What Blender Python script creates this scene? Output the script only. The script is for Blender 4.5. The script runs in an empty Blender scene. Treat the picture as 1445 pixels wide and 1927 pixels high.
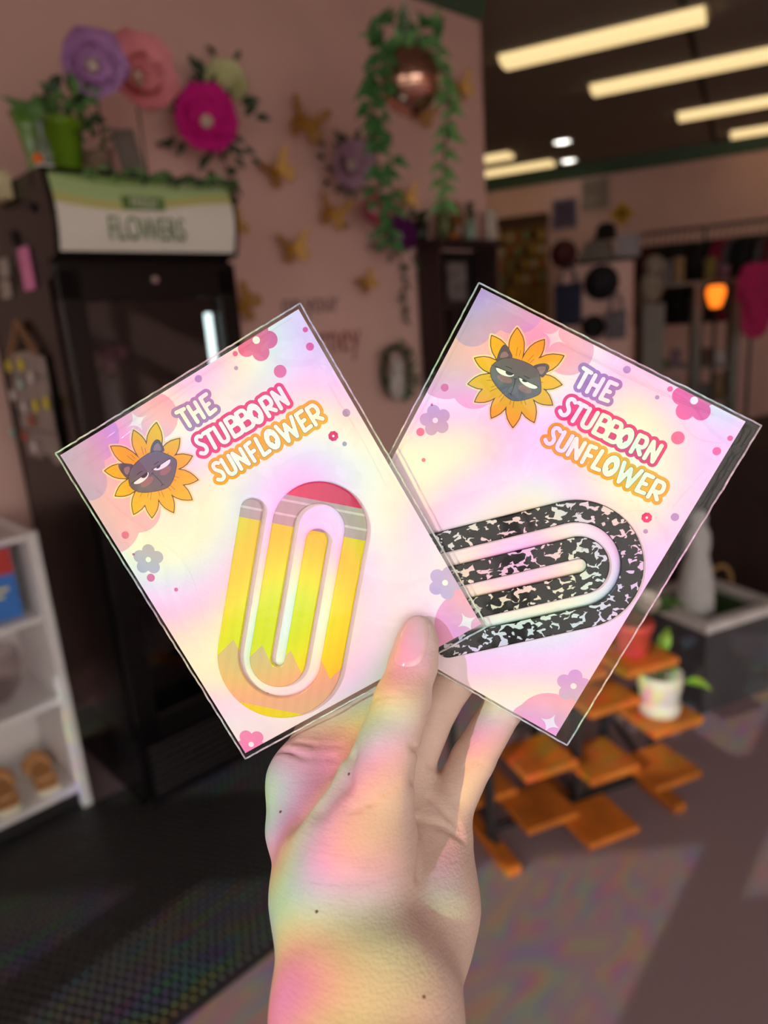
import bpy, bmesh, math, random
import numpy as np
from mathutils import Matrix, Vector, Euler

random.seed(7); rng = np.random.default_rng(7)
SC = bpy.context.scene
COL = SC.collection
PI = math.pi

# ------------------------------------------------------------------ camera
W, H, F = 1445.0, 1927.0, 1336.0          # photograph size and focal length in pixels
CAM_H, PITCH, ROLL = 1.5, math.radians(15.0), math.radians(-4.2)
_up0 = np.array([0, math.sin(PITCH), math.cos(PITCH)])
C0 = np.array([0, 0, CAM_H])
FWD = np.array([0, math.cos(PITCH), -math.sin(PITCH)])
RT = np.array([1., 0, 0]) * math.cos(ROLL) + _up0 * math.sin(ROLL)
UP = -np.array([1., 0, 0]) * math.sin(ROLL) + _up0 * math.cos(ROLL)
cam_d = bpy.data.cameras.new('camera'); cam = bpy.data.objects.new('camera', cam_d); COL.objects.link(cam)
cam.matrix_world = Matrix(((RT[0], UP[0], -FWD[0], 0), (RT[1], UP[1], -FWD[1], 0), (RT[2], UP[2], -FWD[2], CAM_H), (0, 0, 0, 1)))
cam_d.sensor_fit = 'VERTICAL'; cam_d.sensor_height = 36.0; cam_d.lens = 36.0 * F / H
cam_d.clip_start = 0.02; cam_d.clip_end = 100
cam_d.dof.use_dof = True; cam_d.dof.focus_distance = 0.272; cam_d.dof.aperture_fstop = 6.4
SC.camera = cam

# ------------------------------------------------------------------ light
SC.view_settings.view_transform = 'Standard'; SC.view_settings.look = 'None'
SC.view_settings.gamma = 1.0; SC.view_settings.use_curve_mapping = False
SC.view_settings.exposure = 0.3
SUN_STRENGTH = 2.0
SKY_STRENGTH = 2.5
_s = RT * 0.60 - UP * 0.165 + FWD * 0.78
SUN = _s / np.linalg.norm(_s)              # direction the sunlight travels
wd = bpy.data.worlds.new('sky'); SC.world = wd; wd.use_nodes = True
bg = wd.node_tree.nodes['Background']
bg.inputs[0].default_value = (1.0, 0.93, 0.86, 1); bg.inputs[1].default_value = SKY_STRENGTH
sd = bpy.data.lights.new('sun_offscreen', 'SUN'); sun = bpy.data.objects.new('sun_offscreen', sd); COL.objects.link(sun)
sd.energy = SUN_STRENGTH; sd.angle = math.radians(0.3); sd.color = (1.0, 0.95, 0.88)
sun.rotation_mode = 'QUATERNION'; sun.rotation_quaternion = Vector(-SUN).to_track_quat('Z', 'Y')
sun.location = (-3, -4, 4)
WIN_Y = -2.0                                # the shop front behind the camera
# the glazed shop front behind the camera guides the sampling of the sky (a portal gives off no light of its own)
pd = bpy.data.lights.new('window_front_offscreen', 'AREA'); po = bpy.data.objects.new('window_front_offscreen', pd); COL.objects.link(po)
pd.shape = 'RECTANGLE'; pd.size = 10.6; pd.size_y = 2.8; pd.cycles.is_portal = True
po.location = (-0.3, WIN_Y - 0.25, 1.58); po.rotation_euler = (PI / 2, 0, PI)

# ------------------------------------------------------------------ pixel helpers
def ray(x, y): return RT * ((x - W / 2) / F) - UP * ((y - H / 2) / F) + FWD
def at(x, y, depth): return C0 + ray(x, y) * depth
def on_plane(x, y, p0, n):
    r = ray(x, y); return C0 + r * (np.dot(np.array(p0) - C0, n) / np.dot(r, n))
def on_z(x, y, z=0.0): return on_plane(x, y, (0, 0, z), np.array([0, 0, 1.]))
def to_px(P):
    d = np.asarray(P) - C0; z = d @ FWD
    return W / 2 + F * (d @ RT) / z, H / 2 - F * (d @ UP) / z, z

# frame of the pink side wall: X along the wall, Y into it, Z up; origin = front left foot of the cooler
TH = math.radians(47)
WA = on_z(288, 1532); WA[2] = 0
E1 = np.array([math.sin(TH), math.cos(TH), 0]); EN = np.array([math.cos(TH), -math.sin(TH), 0])
WALL_ROT = PI / 2 - TH
WM = Matrix.Translation(Vector(WA)) @ Matrix.Rotation(WALL_ROT, 4, 'Z')
WALL_Y = 0.68
def wpt(px, py, y=WALL_Y):
    P = on_plane(px, py, WA - y * EN, EN); d = P - WA
    return np.array([d @ E1, -(d @ EN), P[2]])
def w2w(p): return WM @ Vector(p)

# ------------------------------------------------------------------ materials
MATS = {}
def srgb(r, g, b):
    f = lambda c: (c / 255 / 12.92) if c / 255 <= 0.04045 else ((c / 255 + 0.055) / 1.055) ** 2.4
    return (f(r), f(g), f(b))
def mat(name, color, rough=0.6, metal=0.0, var=0.12, scale=20.0, bump=0.0, bscale=60.0, emit=0.0, emit_col=None, sss=0.0, spec=0.5, coat=0.0, trans=0.0, ior=1.45, sheen=0.0):
    if name in MATS: return MATS[name]
    m = bpy.data.materials.new(name); m.use_nodes = True; MATS[name] = m
    nt = m.node_tree; n = nt.nodes; l = nt.links; b = n['Principled BSDF']
    b.inputs['Roughness'].default_value = rough; b.inputs['Metallic'].default_value = metal
    b.inputs['Specular IOR Level'].default_value = spec; b.inputs['IOR'].default_value = ior
    b.inputs['Coat Weight'].default_value = coat; b.inputs['Transmission Weight'].default_value = trans
    b.inputs['Sheen Weight'].default_value = sheen
    tc = n.new('ShaderNodeTexCoord')
    nz = n.new('ShaderNodeTexNoise'); nz.inputs['Scale'].default_value = scale; nz.inputs['Detail'].default_value = 4
    l.new(tc.outputs['Object'], nz.inputs['Vector'])
    cr = n.new('ShaderNodeValToRGB'); e = cr.color_ramp.elements
    e[0].position = 0.3; e[1].position = 0.7
    e[0].color = tuple(c * (1 - var) for c in color) + (1,); e[1].color = tuple(min(1, c * (1 + var)) for c in color) + (1,)
    l.new(nz.outputs['Fac'], cr.inputs['Fac']); l.new(cr.outputs['Color'], b.inputs['Base Color'])
    if bump:
        n2 = n.new('ShaderNodeTexNoise'); n2.inputs['Scale'].default_value = bscale; n2.inputs['Detail'].default_value = 5
        l.new(tc.outputs['Object'], n2.inputs['Vector'])
        bp = n.new('ShaderNodeBump'); bp.inputs['Strength'].default_value = bump; bp.inputs['Distance'].default_value = 0.01
        l.new(n2.outputs['Fac'], bp.inputs['Height']); l.new(bp.outputs['Normal'], b.inputs['Normal'])
    if emit:
        b.inputs['Emission Color'].default_value = tuple(emit_col or color) + (1,); b.inputs['Emission Strength'].default_value = emit
    if sss:
        b.inputs['Subsurface Weight'].default_value = sss; b.inputs['Subsurface Radius'].default_value = (1, .35, .2); b.inputs['Subsurface Scale'].default_value = 0.004
    return m
def clear_mat(name, tint=(1, 1, 1), gloss=0.9, rough=0.03, ior=1.45, bump=0.0, bscale=40.0):
    """thin clear sheet: light goes straight through, the surface mirrors by Fresnel"""
    if name in MATS: return MATS[name]
    m = bpy.data.materials.new(name); m.use_nodes = True; MATS[name] = m
    nt = m.node_tree; n = nt.nodes; l = nt.links
    n.remove(n['Principled BSDF']); out = n['Material Output']
    t = n.new('ShaderNodeBsdfTransparent'); t.inputs[0].default_value = tuple(tint) + (1,)
    g = n.new('ShaderNodeBsdfGlossy'); g.inputs['Roughness'].default_value = rough; g.inputs[0].default_value = (gloss, gloss, gloss, 1)
    f0 = ((ior - 1) / (ior + 1)) ** 2; fr = n.new('ShaderNodeLayerWeight'); fr.inputs['Blend'].default_value = .5
    pw = n.new('ShaderNodeMath'); pw.operation = 'POWER'; l.new(fr.outputs['Facing'], pw.inputs[0]); pw.inputs[1].default_value = 5.0
    ma = n.new('ShaderNodeMath'); ma.operation = 'MULTIPLY_ADD'; l.new(pw.outputs[0], ma.inputs[0]); ma.inputs[1].default_value = 1 - f0; ma.inputs[2].default_value = f0     # Schlick, the same from both sides
    mx = n.new('ShaderNodeMixShader'); l.new(ma.outputs[0], mx.inputs[0]); l.new(t.outputs[0], mx.inputs[1]); l.new(g.outputs[0], mx.inputs[2])
    l.new(mx.outputs[0], out.inputs['Surface'])
    if bump:
        tc = n.new('ShaderNodeTexCoord'); n2 = n.new('ShaderNodeTexNoise'); n2.inputs['Scale'].default_value = bscale
        l.new(tc.outputs['Object'], n2.inputs['Vector'])
        bp = n.new('ShaderNodeBump'); bp.inputs['Strength'].default_value = bump; bp.inputs['Distance'].default_value = 0.002
        l.new(n2.outputs['Fac'], bp.inputs['Height']); l.new(bp.outputs['Normal'], g.inputs['Normal']); l.new(bp.outputs['Normal'], fr.inputs['Normal'])
    return m

# ------------------------------------------------------------------ mesh builder
class MB:
    def __init__(s): s.v = []; s.f = []; s.smooth = False
    def add(s, vs, fs):
        o = len(s.v); s.v += [tuple(map(float, v)) for v in vs]; s.f += [tuple(i + o for i in f) for f in fs]; return s
    def box(s, c, d, R=None):
        x, y, z = (k / 2 for k in d); vs = [(i * x, j * y, k * z) for i in (-1, 1) for j in (-1, 1) for k in (-1, 1)]
        if R is not None: vs = [tuple(R @ Vector(v)) for v in vs]
        return s.add([(v[0] + c[0], v[1] + c[1], v[2] + c[2]) for v in vs], [(0, 1, 3, 2), (4, 6, 7, 5), (0, 4, 5, 1), (2, 3, 7, 6), (0, 2, 6, 4), (1, 5, 7, 3)])
    def rbox(s, c, d, r=0.005, R=None, seg=2):
        bm = bmesh.new(); bmesh.ops.create_cube(bm, size=1.0)
        for v in bm.verts: v.co = Vector((v.co.x * d[0], v.co.y * d[1], v.co.z * d[2]))
        bmesh.ops.bevel(bm, geom=bm.edges[:], offset=min(r, min(d) * .45), segments=seg, affect='EDGES', profile=.6)
        vs = [(R @ v.co if R is not None else v.co) for v in bm.verts]
        s.add([(v[0] + c[0], v[1] + c[1], v[2] + c[2]) for v in vs], [[v.index for v in f.verts] for f in bm.faces] if not bm.verts.index_update() else [])
        bm.free(); return s
    def lathe(s, prof, seg=24, c=(0, 0, 0), wob=None, cap=True):
        n = len(prof); vs = []
        for k in range(seg):
            a = 2 * PI * k / seg
            for j, (r, z) in enumerate(prof):
                q = r * (wob(a, j / (n - 1)) if wob else 1)
                vs.append((c[0] + q * math.cos(a), c[1] + q * math.sin(a), c[2] + z))
        fs = [(k * n + j, ((k + 1) % seg) * n + j, ((k + 1) % seg) * n + j + 1, k * n + j + 1) for k in range(seg) for j in range(n - 1)]
        if cap:
            if prof[0][0] > 1e-5: fs.append(tuple(k * n for k in reversed(range(seg))))
            if prof[-1][0] > 1e-5: fs.append(tuple(k * n + n - 1 for k in range(seg)))
        return s.add(vs, fs)
    def tube(s, pts, r, seg=8, cap=True):
        pts = [Vector(p) for p in pts]; n = len(pts); rs = r if hasattr(r, '__len__') else [r] * n
        up = Vector((0.123, 0.331, 0.935)); vs = []
        for i, p in enumerate(pts):
            t = (pts[min(i + 1, n - 1)] - pts[max(i - 1, 0)]).normalized()
            a = t.cross(up)
            if a.length < .05: a = t.cross(Vector((1, 0, 0)))
            a.normalize(); b = t.cross(a)
            for k in range(seg):
                g = 2 * PI * k / seg; vs.append(p + (a * math.cos(g) + b * math.sin(g)) * rs[i])
        fs = [(i * seg + k, i * seg + (k + 1) % seg, (i + 1) * seg + (k + 1) % seg, (i + 1) * seg + k) for i in range(n - 1) for k in range(seg)]
        if cap: fs += [tuple(reversed(range(seg))), tuple((n - 1) * seg + k for k in range(seg))]
        return s.add(vs, fs)
    def ball(s, c, r, seg=14, rings=8):
        if not hasattr(r, '__len__'): r = (r, r, r)
        vs = [(c[0], c[1], c[2] - r[2])]
        for j in range(1, rings):
            b = -PI / 2 + PI * j / rings
            for k in range(seg):
                a = 2 * PI * k / seg; vs.append((c[0] + r[0] * math.cos(b) * math.cos(a), c[1] + r[1] * math.cos(b) * math.sin(a), c[2] + r[2] * math.sin(b)))
        vs.append((c[0], c[1], c[2] + r[2])); N = len(vs) - 1
        fs = [(0, 1 + (k + 1) % seg, 1 + k) for k in range(seg)]
        for j in range(rings - 2):
            fs += [(1 + j * seg + k, 1 + j * seg + (k + 1) % seg, 1 + (j + 1) * seg + (k + 1) % seg, 1 + (j + 1) * seg + k) for k in range(seg)]
        fs += [(N, 1 + (rings - 2) * seg + k, 1 + (rings - 2) * seg + (k + 1) % seg) for k in range(seg)]
        return s.add(vs, fs)
    def prism(s, poly, y0, y1, plane='xz'):
        n = len(poly); mk = {'xz': lambda p, y: (p[0], y, p[1]), 'xy': lambda p, y: (p[0], p[1], y), 'yz': lambda p, y: (y, p[0], p[1])}[plane]
        vs = [mk(p, y0) for p in poly] + [mk(p, y1) for p in poly]
        return s.add(vs, [tuple(range(n)), tuple(reversed(range(n, 2 * n)))] + [(i, i + n, (i + 1) % n + n, (i + 1) % n) for i in range(n)])
    def mesh(s, name, smooth=None):
        me = bpy.data.meshes.new(name); me.from_pydata(s.v, [], s.f); me.validate()
        bm = bmesh.new(); bm.from_mesh(me); bmesh.ops.recalc_face_normals(bm, faces=bm.faces); bm.to_mesh(me); bm.free()
        sm = s.smooth if smooth is None else smooth
        if sm: me.polygons.foreach_set('use_smooth', [True] * len(me.polygons))
        me.update(); return me

def link(name, me, m, parent=None, M=None, smooth=None):
    if isinstance(me, MB): me = me.mesh(name, smooth)
    o = bpy.data.objects.new(name, me)
    if m is not None and me is not None and not me.materials: me.materials.append(m)
    COL.objects.link(o)
    if parent: o.parent = parent
    if M is not None: o.matrix_local = M if isinstance(M, Matrix) else Matrix.Translation(Vector(M))
    return o
def tag(o, label, cat, group=None):
    o['label'] = label; o['category'] = cat
    if group: o['group'] = group
    return o
def thing(name, label, cat, M=None, group=None):
    o = bpy.data.objects.new(name, None); o.empty_display_size = .05; COL.objects.link(o)
    if M is not None: o.matrix_world = M if isinstance(M, Matrix) else Matrix.Translation(Vector(M))
    return tag(o, label, cat, group)
def struct(name, mb, m, M=None, parent=None):
    o = link(name, mb, m, parent, M); o['kind'] = 'structure'; return o
def WL(x, y, z, rz=0.0): return WM @ Matrix.Translation((x, y, z)) @ Matrix.Rotation(rz, 4, 'Z')
def shared_part(name, me, parent, M, m=None):
    o = bpy.data.objects.new(name, me); COL.objects.link(o); o.parent = parent; o.matrix_local = M
    if m is not None:
        if not me.materials: me.materials.append(m)
        elif me.materials[0] != m: o.material_slots[0].link = 'OBJECT'; o.material_slots[0].material = m
    return o
def basis(d, n):
    """matrix whose Y looks along d and Z near n"""
    d = Vector(d).normalized(); x = d.cross(Vector(n))
    if x.length < 1e-4: x = d.cross(Vector((1, 0, 0.3)))
    x.normalize(); z = x.cross(d)
    return Matrix((x, d, z)).transposed().to_4x4()

# ================================================================== THE ROOM
CEIL = 3.13
M_pink = mat('pink_wall_paint', srgb(228, 184, 174), .75, var=.05, scale=3, bump=.05, bscale=90)
M_ceil = mat('ceiling_paint', srgb(150, 142, 132), .9, var=.05, scale=4, bump=.1, bscale=150)
M_green = mat('green_trim_paint', srgb(70, 96, 74), .5, var=.05)
M_carpet = mat('mauve_carpet', srgb(164, 140, 146), .95, var=.22, scale=260, bump=.5, bscale=420, spec=.1)
M_dark = mat('black_metal_paint', srgb(24, 22, 24), .35, var=.1)
M_frame = mat('window_frame_metal', srgb(70, 66, 64), .4, metal=.6)
M_white = mat('white_paint', srgb(228, 222, 216), .5, var=.03)

BW0 = on_plane(912, 338, (0, 0, CEIL), np.array([0, 0, 1.])); BW1 = on_plane(1445, 252, (0, 0, CEIL), np.array([0, 0, 1.]))
bd = (BW1 - BW0); bd /= np.linalg.norm(bd)                      # along the back wall, to the right
bn = np.array([bd[1], -bd[0], 0])                               # towards the room
BWROT = math.atan2(bd[1], bd[0])
BM = Matrix.Translation((BW0[0], BW0[1], 0)) @ Matrix.Rotation(BWROT, 4, 'Z')   # X right along back wall, -Y into the room
KX = 2.735
Kc = w2w((KX, WALL_Y, 0))

struct('floor', MB().add([(-12, WIN_Y, 0), (8, WIN_Y, 0), (8, 18, 0), (-12, 18, 0)], [(0, 1, 2, 3)]), M_carpet)
struct('ceiling', MB().box((-2, 7.9, CEIL + .05), (20, 20.2, .1)), M_ceil)
struct('wall_left', MB().box(((KX - 6.9) / 2, WALL_Y + .06, CEIL / 2), (KX + 6.9, .12, CEIL)), M_pink, WM)
struct('wall_return', MB().box((KX - .06, WALL_Y + .12 + 7.5, CEIL / 2), (.12, 15.0, CEIL)), M_pink, WM)
struct('wall_back', MB().box((-4.5, .06, CEIL / 2), (19, .12, CEIL)), M_pink, BM)
struct('wall_right', MB().box((5.4, 2.9, CEIL / 2), (.12, 10.2, CEIL)), M_pink)
struct('trim_1', MB().prism([(WALL_Y, CEIL), (WALL_Y - .05, CEIL), (WALL_Y - .035, CEIL - .06), (WALL_Y - .012, CEIL - .11), (WALL_Y, CEIL - .115)], -6.8, KX, 'yz'), M_green, WM)
struct('trim_2', MB().prism([(0, CEIL), (-.05, CEIL), (-.035, CEIL - .08), (-.012, CEIL - .15), (0, CEIL - .155)], -13.5, 4.6, 'yz'), M_green, BM)
struct('baseboard_left', MB().box(((KX - 6.8) / 2, WALL_Y - .008, .06), (KX + 6.8, .016, .12)), M_white, WM)
struct('trim_3', MB().box((0, 0, CEIL - .004), (.035, 9.0, .008)), mat('ceiling_seam', srgb(40, 36, 34), .8),
       Matrix.Translation(Vector((on_plane(1245, 15, (0, 0, CEIL), np.array([0, 0, 1.])) + on_plane(1345, 110, (0, 0, CEIL), np.array([0, 0, 1.]))) * .5) - Vector((0, 0, CEIL))) @ Matrix.Rotation(BWROT, 4, 'Z'))
# glazed shop front behind the camera: low display windows, a solid band, transom lights above it
M_glass = clear_mat('clear_glass', (.97, .98, .97), .9, .01)
def film_glass():
    """window glass with a rainbow (prismatic) film: it tints the daylight that passes, evenly over the whole pane"""
    m = bpy.data.materials.new('rainbow_film_glass'); m.use_nodes = True; n = m.node_tree.nodes; l = m.node_tree.links; n.remove(n['Principled BSDF'])
    tc = n.new('ShaderNodeTexCoord'); nz = n.new('ShaderNodeTexNoise'); nz.inputs['Scale'].default_value = 15; nz.inputs['Detail'].default_value = 0.0; l.new(tc.outputs['Object'], nz.inputs['Vector'])
    hu = n.new('ShaderNodeMath'); hu.operation = 'MULTIPLY'; l.new(nz.outputs['Fac'], hu.inputs[0]); hu.inputs[1].default_value = 4.2
    fr = n.new('ShaderNodeMath'); fr.operation = 'FRACT'; l.new(hu.outputs[0], fr.inputs[0])
    hsv = n.new('ShaderNodeCombineColor'); hsv.mode = 'HSV'; l.new(fr.outputs[0], hsv.inputs[0]); hsv.inputs[1].default_value = .78; hsv.inputs[2].default_value = 1.0
    t = n.new('ShaderNodeBsdfTransparent'); l.new(hsv.outputs[0], t.inputs[0]); l.new(t.outputs[0], n['Material Output'].inputs['Surface']); return m
M_film = film_glass()
LOWZ, TRZ0, TRZ1 = 2.26, 2.34, 2.96
fw = MB()  # unseen pier and panels added, openings sized, to shape where the sun falls
for a, b, c, d in ((-6.4, -5.6, 0, CEIL), (5.0, 5.4, 0, CEIL), (-5.6, 5.0, 0, .2), (-5.6, -2.25, LOWZ, TRZ0), (-1.65, 5.0, LOWZ, TRZ0), (-5.6, 5.0, TRZ1, CEIL), (-1.65, -.2, TRZ0, TRZ1), (-2.25, -1.65, .2, 2.0), (-1.65, -1.3, .2, LOWZ)):
    fw.box(((a + b) / 2, WIN_Y - .1, (c + d) / 2), (b - a, .2, d - c))
struct('wall_front', fw, M_pink)
LOWX = [-5.6, -4.7, -3.85, -3.05, -2.25, -1.3, -.3, .75, 1.8, 2.85, 3.9, 5.0]
BAYS = [(LOWX[k], LOWX[k + 1], .2, LOWZ) for k in range(11) if k != 4] + [(-2.25, -1.65, 2.0, TRZ1)] + [(a, b, TRZ0, TRZ1) for a, b in ((-5.6, -4.7), (-4.7, -3.85), (-3.85, -3.05), (-3.05, -2.25), (-.2, .75), (.75, 1.8), (1.8, 2.85), (2.85, 3.9), (3.9, 5.0))]
for k, (a, b, c, d) in enumerate(BAYS):
    f_ = MB().box((a + .025, WIN_Y - .1, (c + d) / 2), (.05, .09, d - c)).box((b - .025, WIN_Y - .1, (c + d) / 2), (.05, .09, d - c)).box(((a + b) / 2, WIN_Y - .1, c + .025), (b - a - .1, .09, .05)).box(((a + b) / 2, WIN_Y - .1, d - .025), (b - a - .1, .09, .05))
    w_ = struct('window_%d' % (k + 1), f_, M_frame); x0_, x1_, z0_, z1_ = a + .05, b - .05, c + .05, d - .05
    link('pane', MB().add([(x0_, WIN_Y - .1, z0_), (x1_, WIN_Y - .1, z0_), (x1_, WIN_Y - .1, z1_), (x0_, WIN_Y - .1, z1_)], [(0, 1, 2, 3)]), M_film if b <= -1.2 else M_glass, w_)
struct('pavement', MB().box((0, WIN_Y - 6.3, -.1), (40, 12, .1)), mat('concrete', srgb(150, 145, 138), .9, var=.1, bump=.2))
def inside(px, py, poly):
    r = np.zeros(px.shape, bool); n = len(poly)
    for i in range(n):
        x0, y0 = poly[i]; x1, y1 = poly[(i + 1) % n]
        if y0 == y1: continue
        c = ((py >= min(y0, y1)) & (py < max(y0, y1)) & (px < (x1 - x0) * (py - y0) / (y1 - y0) + x0)); r ^= c
    return r

# --- ceiling lights
M_lens = mat('warm_light_lens', (.9, .8, .6), .5, emit=1.0, emit_col=(.82, .60, .28), var=.02)
M_troffer = mat('light_housing', srgb(150, 140, 120), .5)
zc = np.array([0, 0, 1.])
near = [on_plane(*p, (0, 0, CEIL - .03), zc) for p in ((938, 108), (1247, 18))]
fwid = .24; flen = 1.22
def ceiling_light(x, y, label, right=False, wid=fwid):
    P = on_plane(x, y, (0, 0, CEIL - .03), zc)
    cx = -flen / 2 if right else flen / 2
    t = thing('ceiling_light', label, 'light', Matrix.Translation((P[0], P[1], CEIL)) @ Matrix.Rotation(BWROT, 4, 'Z') @ Matrix.Translation((cx, 0, 0)), 'fluorescent ceiling lights')
    link('housing', MB().box((0, wid / 2, -.008), (flen + .06, wid + .06, .016)), M_troffer, t)
    L = MB(); N = 10                                        # wrap-round prismatic lens
    prof = [(wid * (.5 - .5 * math.cos(PI * k / N)), -.016 - .05 * math.sin(PI * k / N) ** .6) for k in range(N + 1)]
    L.prism(prof, -flen / 2, flen / 2, 'yz'); link('lens', L, M_lens, t)
ceiling_light(938, 108, 'long warm fluorescent ceiling light close to the end of the pink flower wall')
ceiling_light(1110, 163, 'warm fluorescent ceiling light second from the end of the pink flower wall')
ceiling_light(1275, 215, 'warm fluorescent ceiling light third from the end of the pink flower wall')
ceiling_light(1375, 250, 'warm fluorescent ceiling light fourth in the row, over the clothes rack')
ceiling_light(1035, 303, 'warm fluorescent ceiling light nearest the recessed spots by the back wall', True)
ceiling_light(955, 288, 'short visible warm ceiling light half hidden by the pink wall corner', True)
M_spot = mat('spot_lens', (1, 1, 1), .4, emit=4.0, emit_col=(1, .98, .9), var=.01)
for x, y, lb in ((1058, 264, 'round white recessed ceiling spot, the one farther from the back wall'), (1070, 300, 'round white recessed ceiling spot, the one closer to the back wall')):
    P = on_plane(x, y, (0, 0, CEIL), zc)
    t = thing('recessed_spot', lb, 'light', (P[0], P[1], CEIL), 'recessed ceiling spots')
    link('trim_ring', MB().lathe([(.105, 0), (.105, -.012), (.085, -.02), (.08, -.004)], 24), M_white, t)
    link('lens', MB().lathe([(.0801, -.003), (.06, -.016), (.001, -.02)], 24), M_spot, t, smooth=True)

# ================================================================== CARDS, SLEEVES, PAPERCLIPS
CAMW = Matrix(((RT[0], -UP[0], FWD[0], C0[0]), (RT[1], -UP[1], FWD[1], C0[1]), (RT[2], -UP[2], FWD[2], C0[2]), (0, 0, 0, 1)))   # x right, y down, z forward
def rodrigues(v):
    a = np.linalg.norm(v); return Matrix.Rotation(a, 4, Vector(v / a))
POSE = {'L': np.array([0.10195767, 0.07295902, -0.52403795, -0.1250592, -0.02194608, 0.27441166]),
        'R': np.array([0.12558519, 0.1305337, 0.49219889, 0.03671568, -0.08443935, 0.26751933])}
CM = {k: CAMW @ Matrix.Translation(Vector(v[3:])) @ rodrigues(v[:3]) for k, v in POSE.items()}   # card frame: x along top, y down, z away from viewer (metres)
CW, CH = 108.0, 138.0
def card_uv(k, px, py, lift=0.0):
    """photo pixel -> millimetres on the card (lift = mm in front of it)"""
    M = CM[k]; o = np.array(M.translation); n = np.array(M.col[2][:3]); P = on_plane(px, py, o - n * lift / 1000, n)
    q = M.inverted() @ Vector(P); return q.x * 1000, q.y * 1000

def fill2d(f, x0, x1, y0, y1, step=.25):
    """flat mesh of the region f(x,y)<0, marching squares; mm in, metres out"""
    xs = np.arange(x0, x1 + step, step); ys = np.arange(y0, y1 + step, step)
    X, Y = np.meshgrid(xs, ys); V = f(X, Y); I = V < 0
    mb = MB(); cnt = I[:-1, :-1].astype(int) + I[:-1, 1:] + I[1:, 1:] + I[1:, :-1]
    full = cnt == 4
    for j in range(full.shape[0]):
        r = np.flatnonzero(np.diff(np.concatenate([[0], full[j].astype(int), [0]])))
        for a, b in zip(r[::2], r[1::2]):
            mb.add([(xs[a], ys[j], 0), (xs[b], ys[j], 0), (xs[b], ys[j + 1], 0), (xs[a], ys[j + 1], 0)], [(0, 1, 2, 3)])
    for j, i in np.argwhere((cnt > 0) & (cnt < 4)):
        c = [(j, i), (j, i + 1), (j + 1, i + 1), (j + 1, i)]; poly = []
        for k in range(4):
            p, q = c[k], c[(k + 1) % 4]; vp, vq = V[p], V[q]
            if vp < 0: poly.append((xs[p[1]], ys[p[0]], 0))
            if (vp < 0) != (vq < 0):
                t = vp / (vp - vq); poly.append((xs[p[1]] + t * (xs[q[1]] - xs[p[1]]), ys[p[0]] + t * (ys[q[0]] - ys[p[0]]), 0))
        if len(poly) >= 3: mb.add(poly, [tuple(range(len(poly)))])
    mb.v = [(a / 1000, b / 1000, c / 1000) for a, b, c in mb.v]
    me = bpy.data.meshes.new('print'); me.from_pydata(mb.v, [], mb.f); me.flip_normals(); me.update(); return me
def seg_d(X, Y, a, b):
    ax, ay = a; bx, by = b; dx, dy = bx - ax, by - ay; t = np.clip(((X - ax) * dx + (Y - ay) * dy) / (dx * dx + dy * dy + 1e-12), 0, 1)
    return np.hypot(X - ax - t * dx, Y - ay - t * dy)
def strokes(lines, r):
    def f(X, Y):
        d = np.full(X.shape, 1e3)
        for ln in lines:
            for a, b in zip(ln[:-1], ln[1:]): d = np.minimum(d, seg_d(X, Y, a, b))
        return d - r
    return f
def poly_sdf(poly, grow=0.0):
    P = [tuple(p) for p in poly]
    def f(X, Y):
        d = np.full(X.shape, 1e3)
        for i in range(len(P)): d = np.minimum(d, seg_d(X, Y, P[i], P[(i + 1) % len(P)]))
        return np.where(inside(X, Y, P), -d, d) - grow
    return f
def circ(cx, cy, r): return lambda X, Y: np.hypot(X - cx, Y - cy) - r
def union(*fs): return lambda X, Y: np.minimum.reduce([f(X, Y) for f in fs])
def minus(a, b): return lambda X, Y: np.maximum(a(X, Y), -b(X, Y))
def clipped(f): return lambda X, Y: np.maximum(f(X, Y), np.maximum(np.maximum(.02 - X, X - CW + .02), np.maximum(.02 - Y, Y - CH + .02)))
def smoothpoly(P, n=3):
    P = [np.array(p, float) for p in P]
    for _ in range(n): P = [q for i in range(len(P)) for q in (P[i] * .75 + P[(i + 1) % len(P)] * .25, P[i] * .25 + P[(i + 1) % len(P)] * .75)]
    return [tuple(p) for p in P]
def smoothline(P, n=3):
    P = [np.array(p, float) for p in P]
    for _ in range(n):
        Q = [P[0]]
        for a, b in zip(P[:-1], P[1:]): Q += [a * .75 + b * .25, a * .25 + b * .75]
        P = Q + [P[-1]]
    return [tuple(p) for p in P]
def ell(cx, cy, a, b, a0=0, a1=360, n=18):
    return [(cx + a * math.cos(math.radians(a0 + (a1 - a0) * k / n)), cy + b * math.sin(math.radians(a0 + (a1 - a0) * k / n))) for k in range(n + 1)]

# lettering: centre lines of the strokes, mm on the card
def L_S(x, y): return [smoothline([(x + 3, y + .7), (x + 2.0, y - .1), (x + .5, y + .5), (x + .6, y + 2.4), (x + 2.6, y + 4.2), (x + 2.4, y + 6.4), (x + .8, y + 7), (x - .4, y + 6.0)])]
def L_U(x, y): return [smoothline([(x, y), (x, y + 3.4), (x + .1, y + 6.9), (x + 3.0, y + 6.9), (x + 3.2, y + 3.4), (x + 3.2, y)])]
def L_N(x, y, w=3.2): return [[(x, y + 6.8), (x, y), (x + w, y + 6.6), (x + w, y)]]
def L_B(x, y): return [[(x, y), (x, y + 7)], smoothline([(x, y - .1), (x + 3.2, y - .3), (x + 3.4, y + 2.9), (x + .3, y + 3.3)]), smoothline([(x + .3, y + 3.3), (x + 4.2, y + 3.0), (x + 4.4, y + 7.2), (x, y + 7.1)])]
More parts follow.
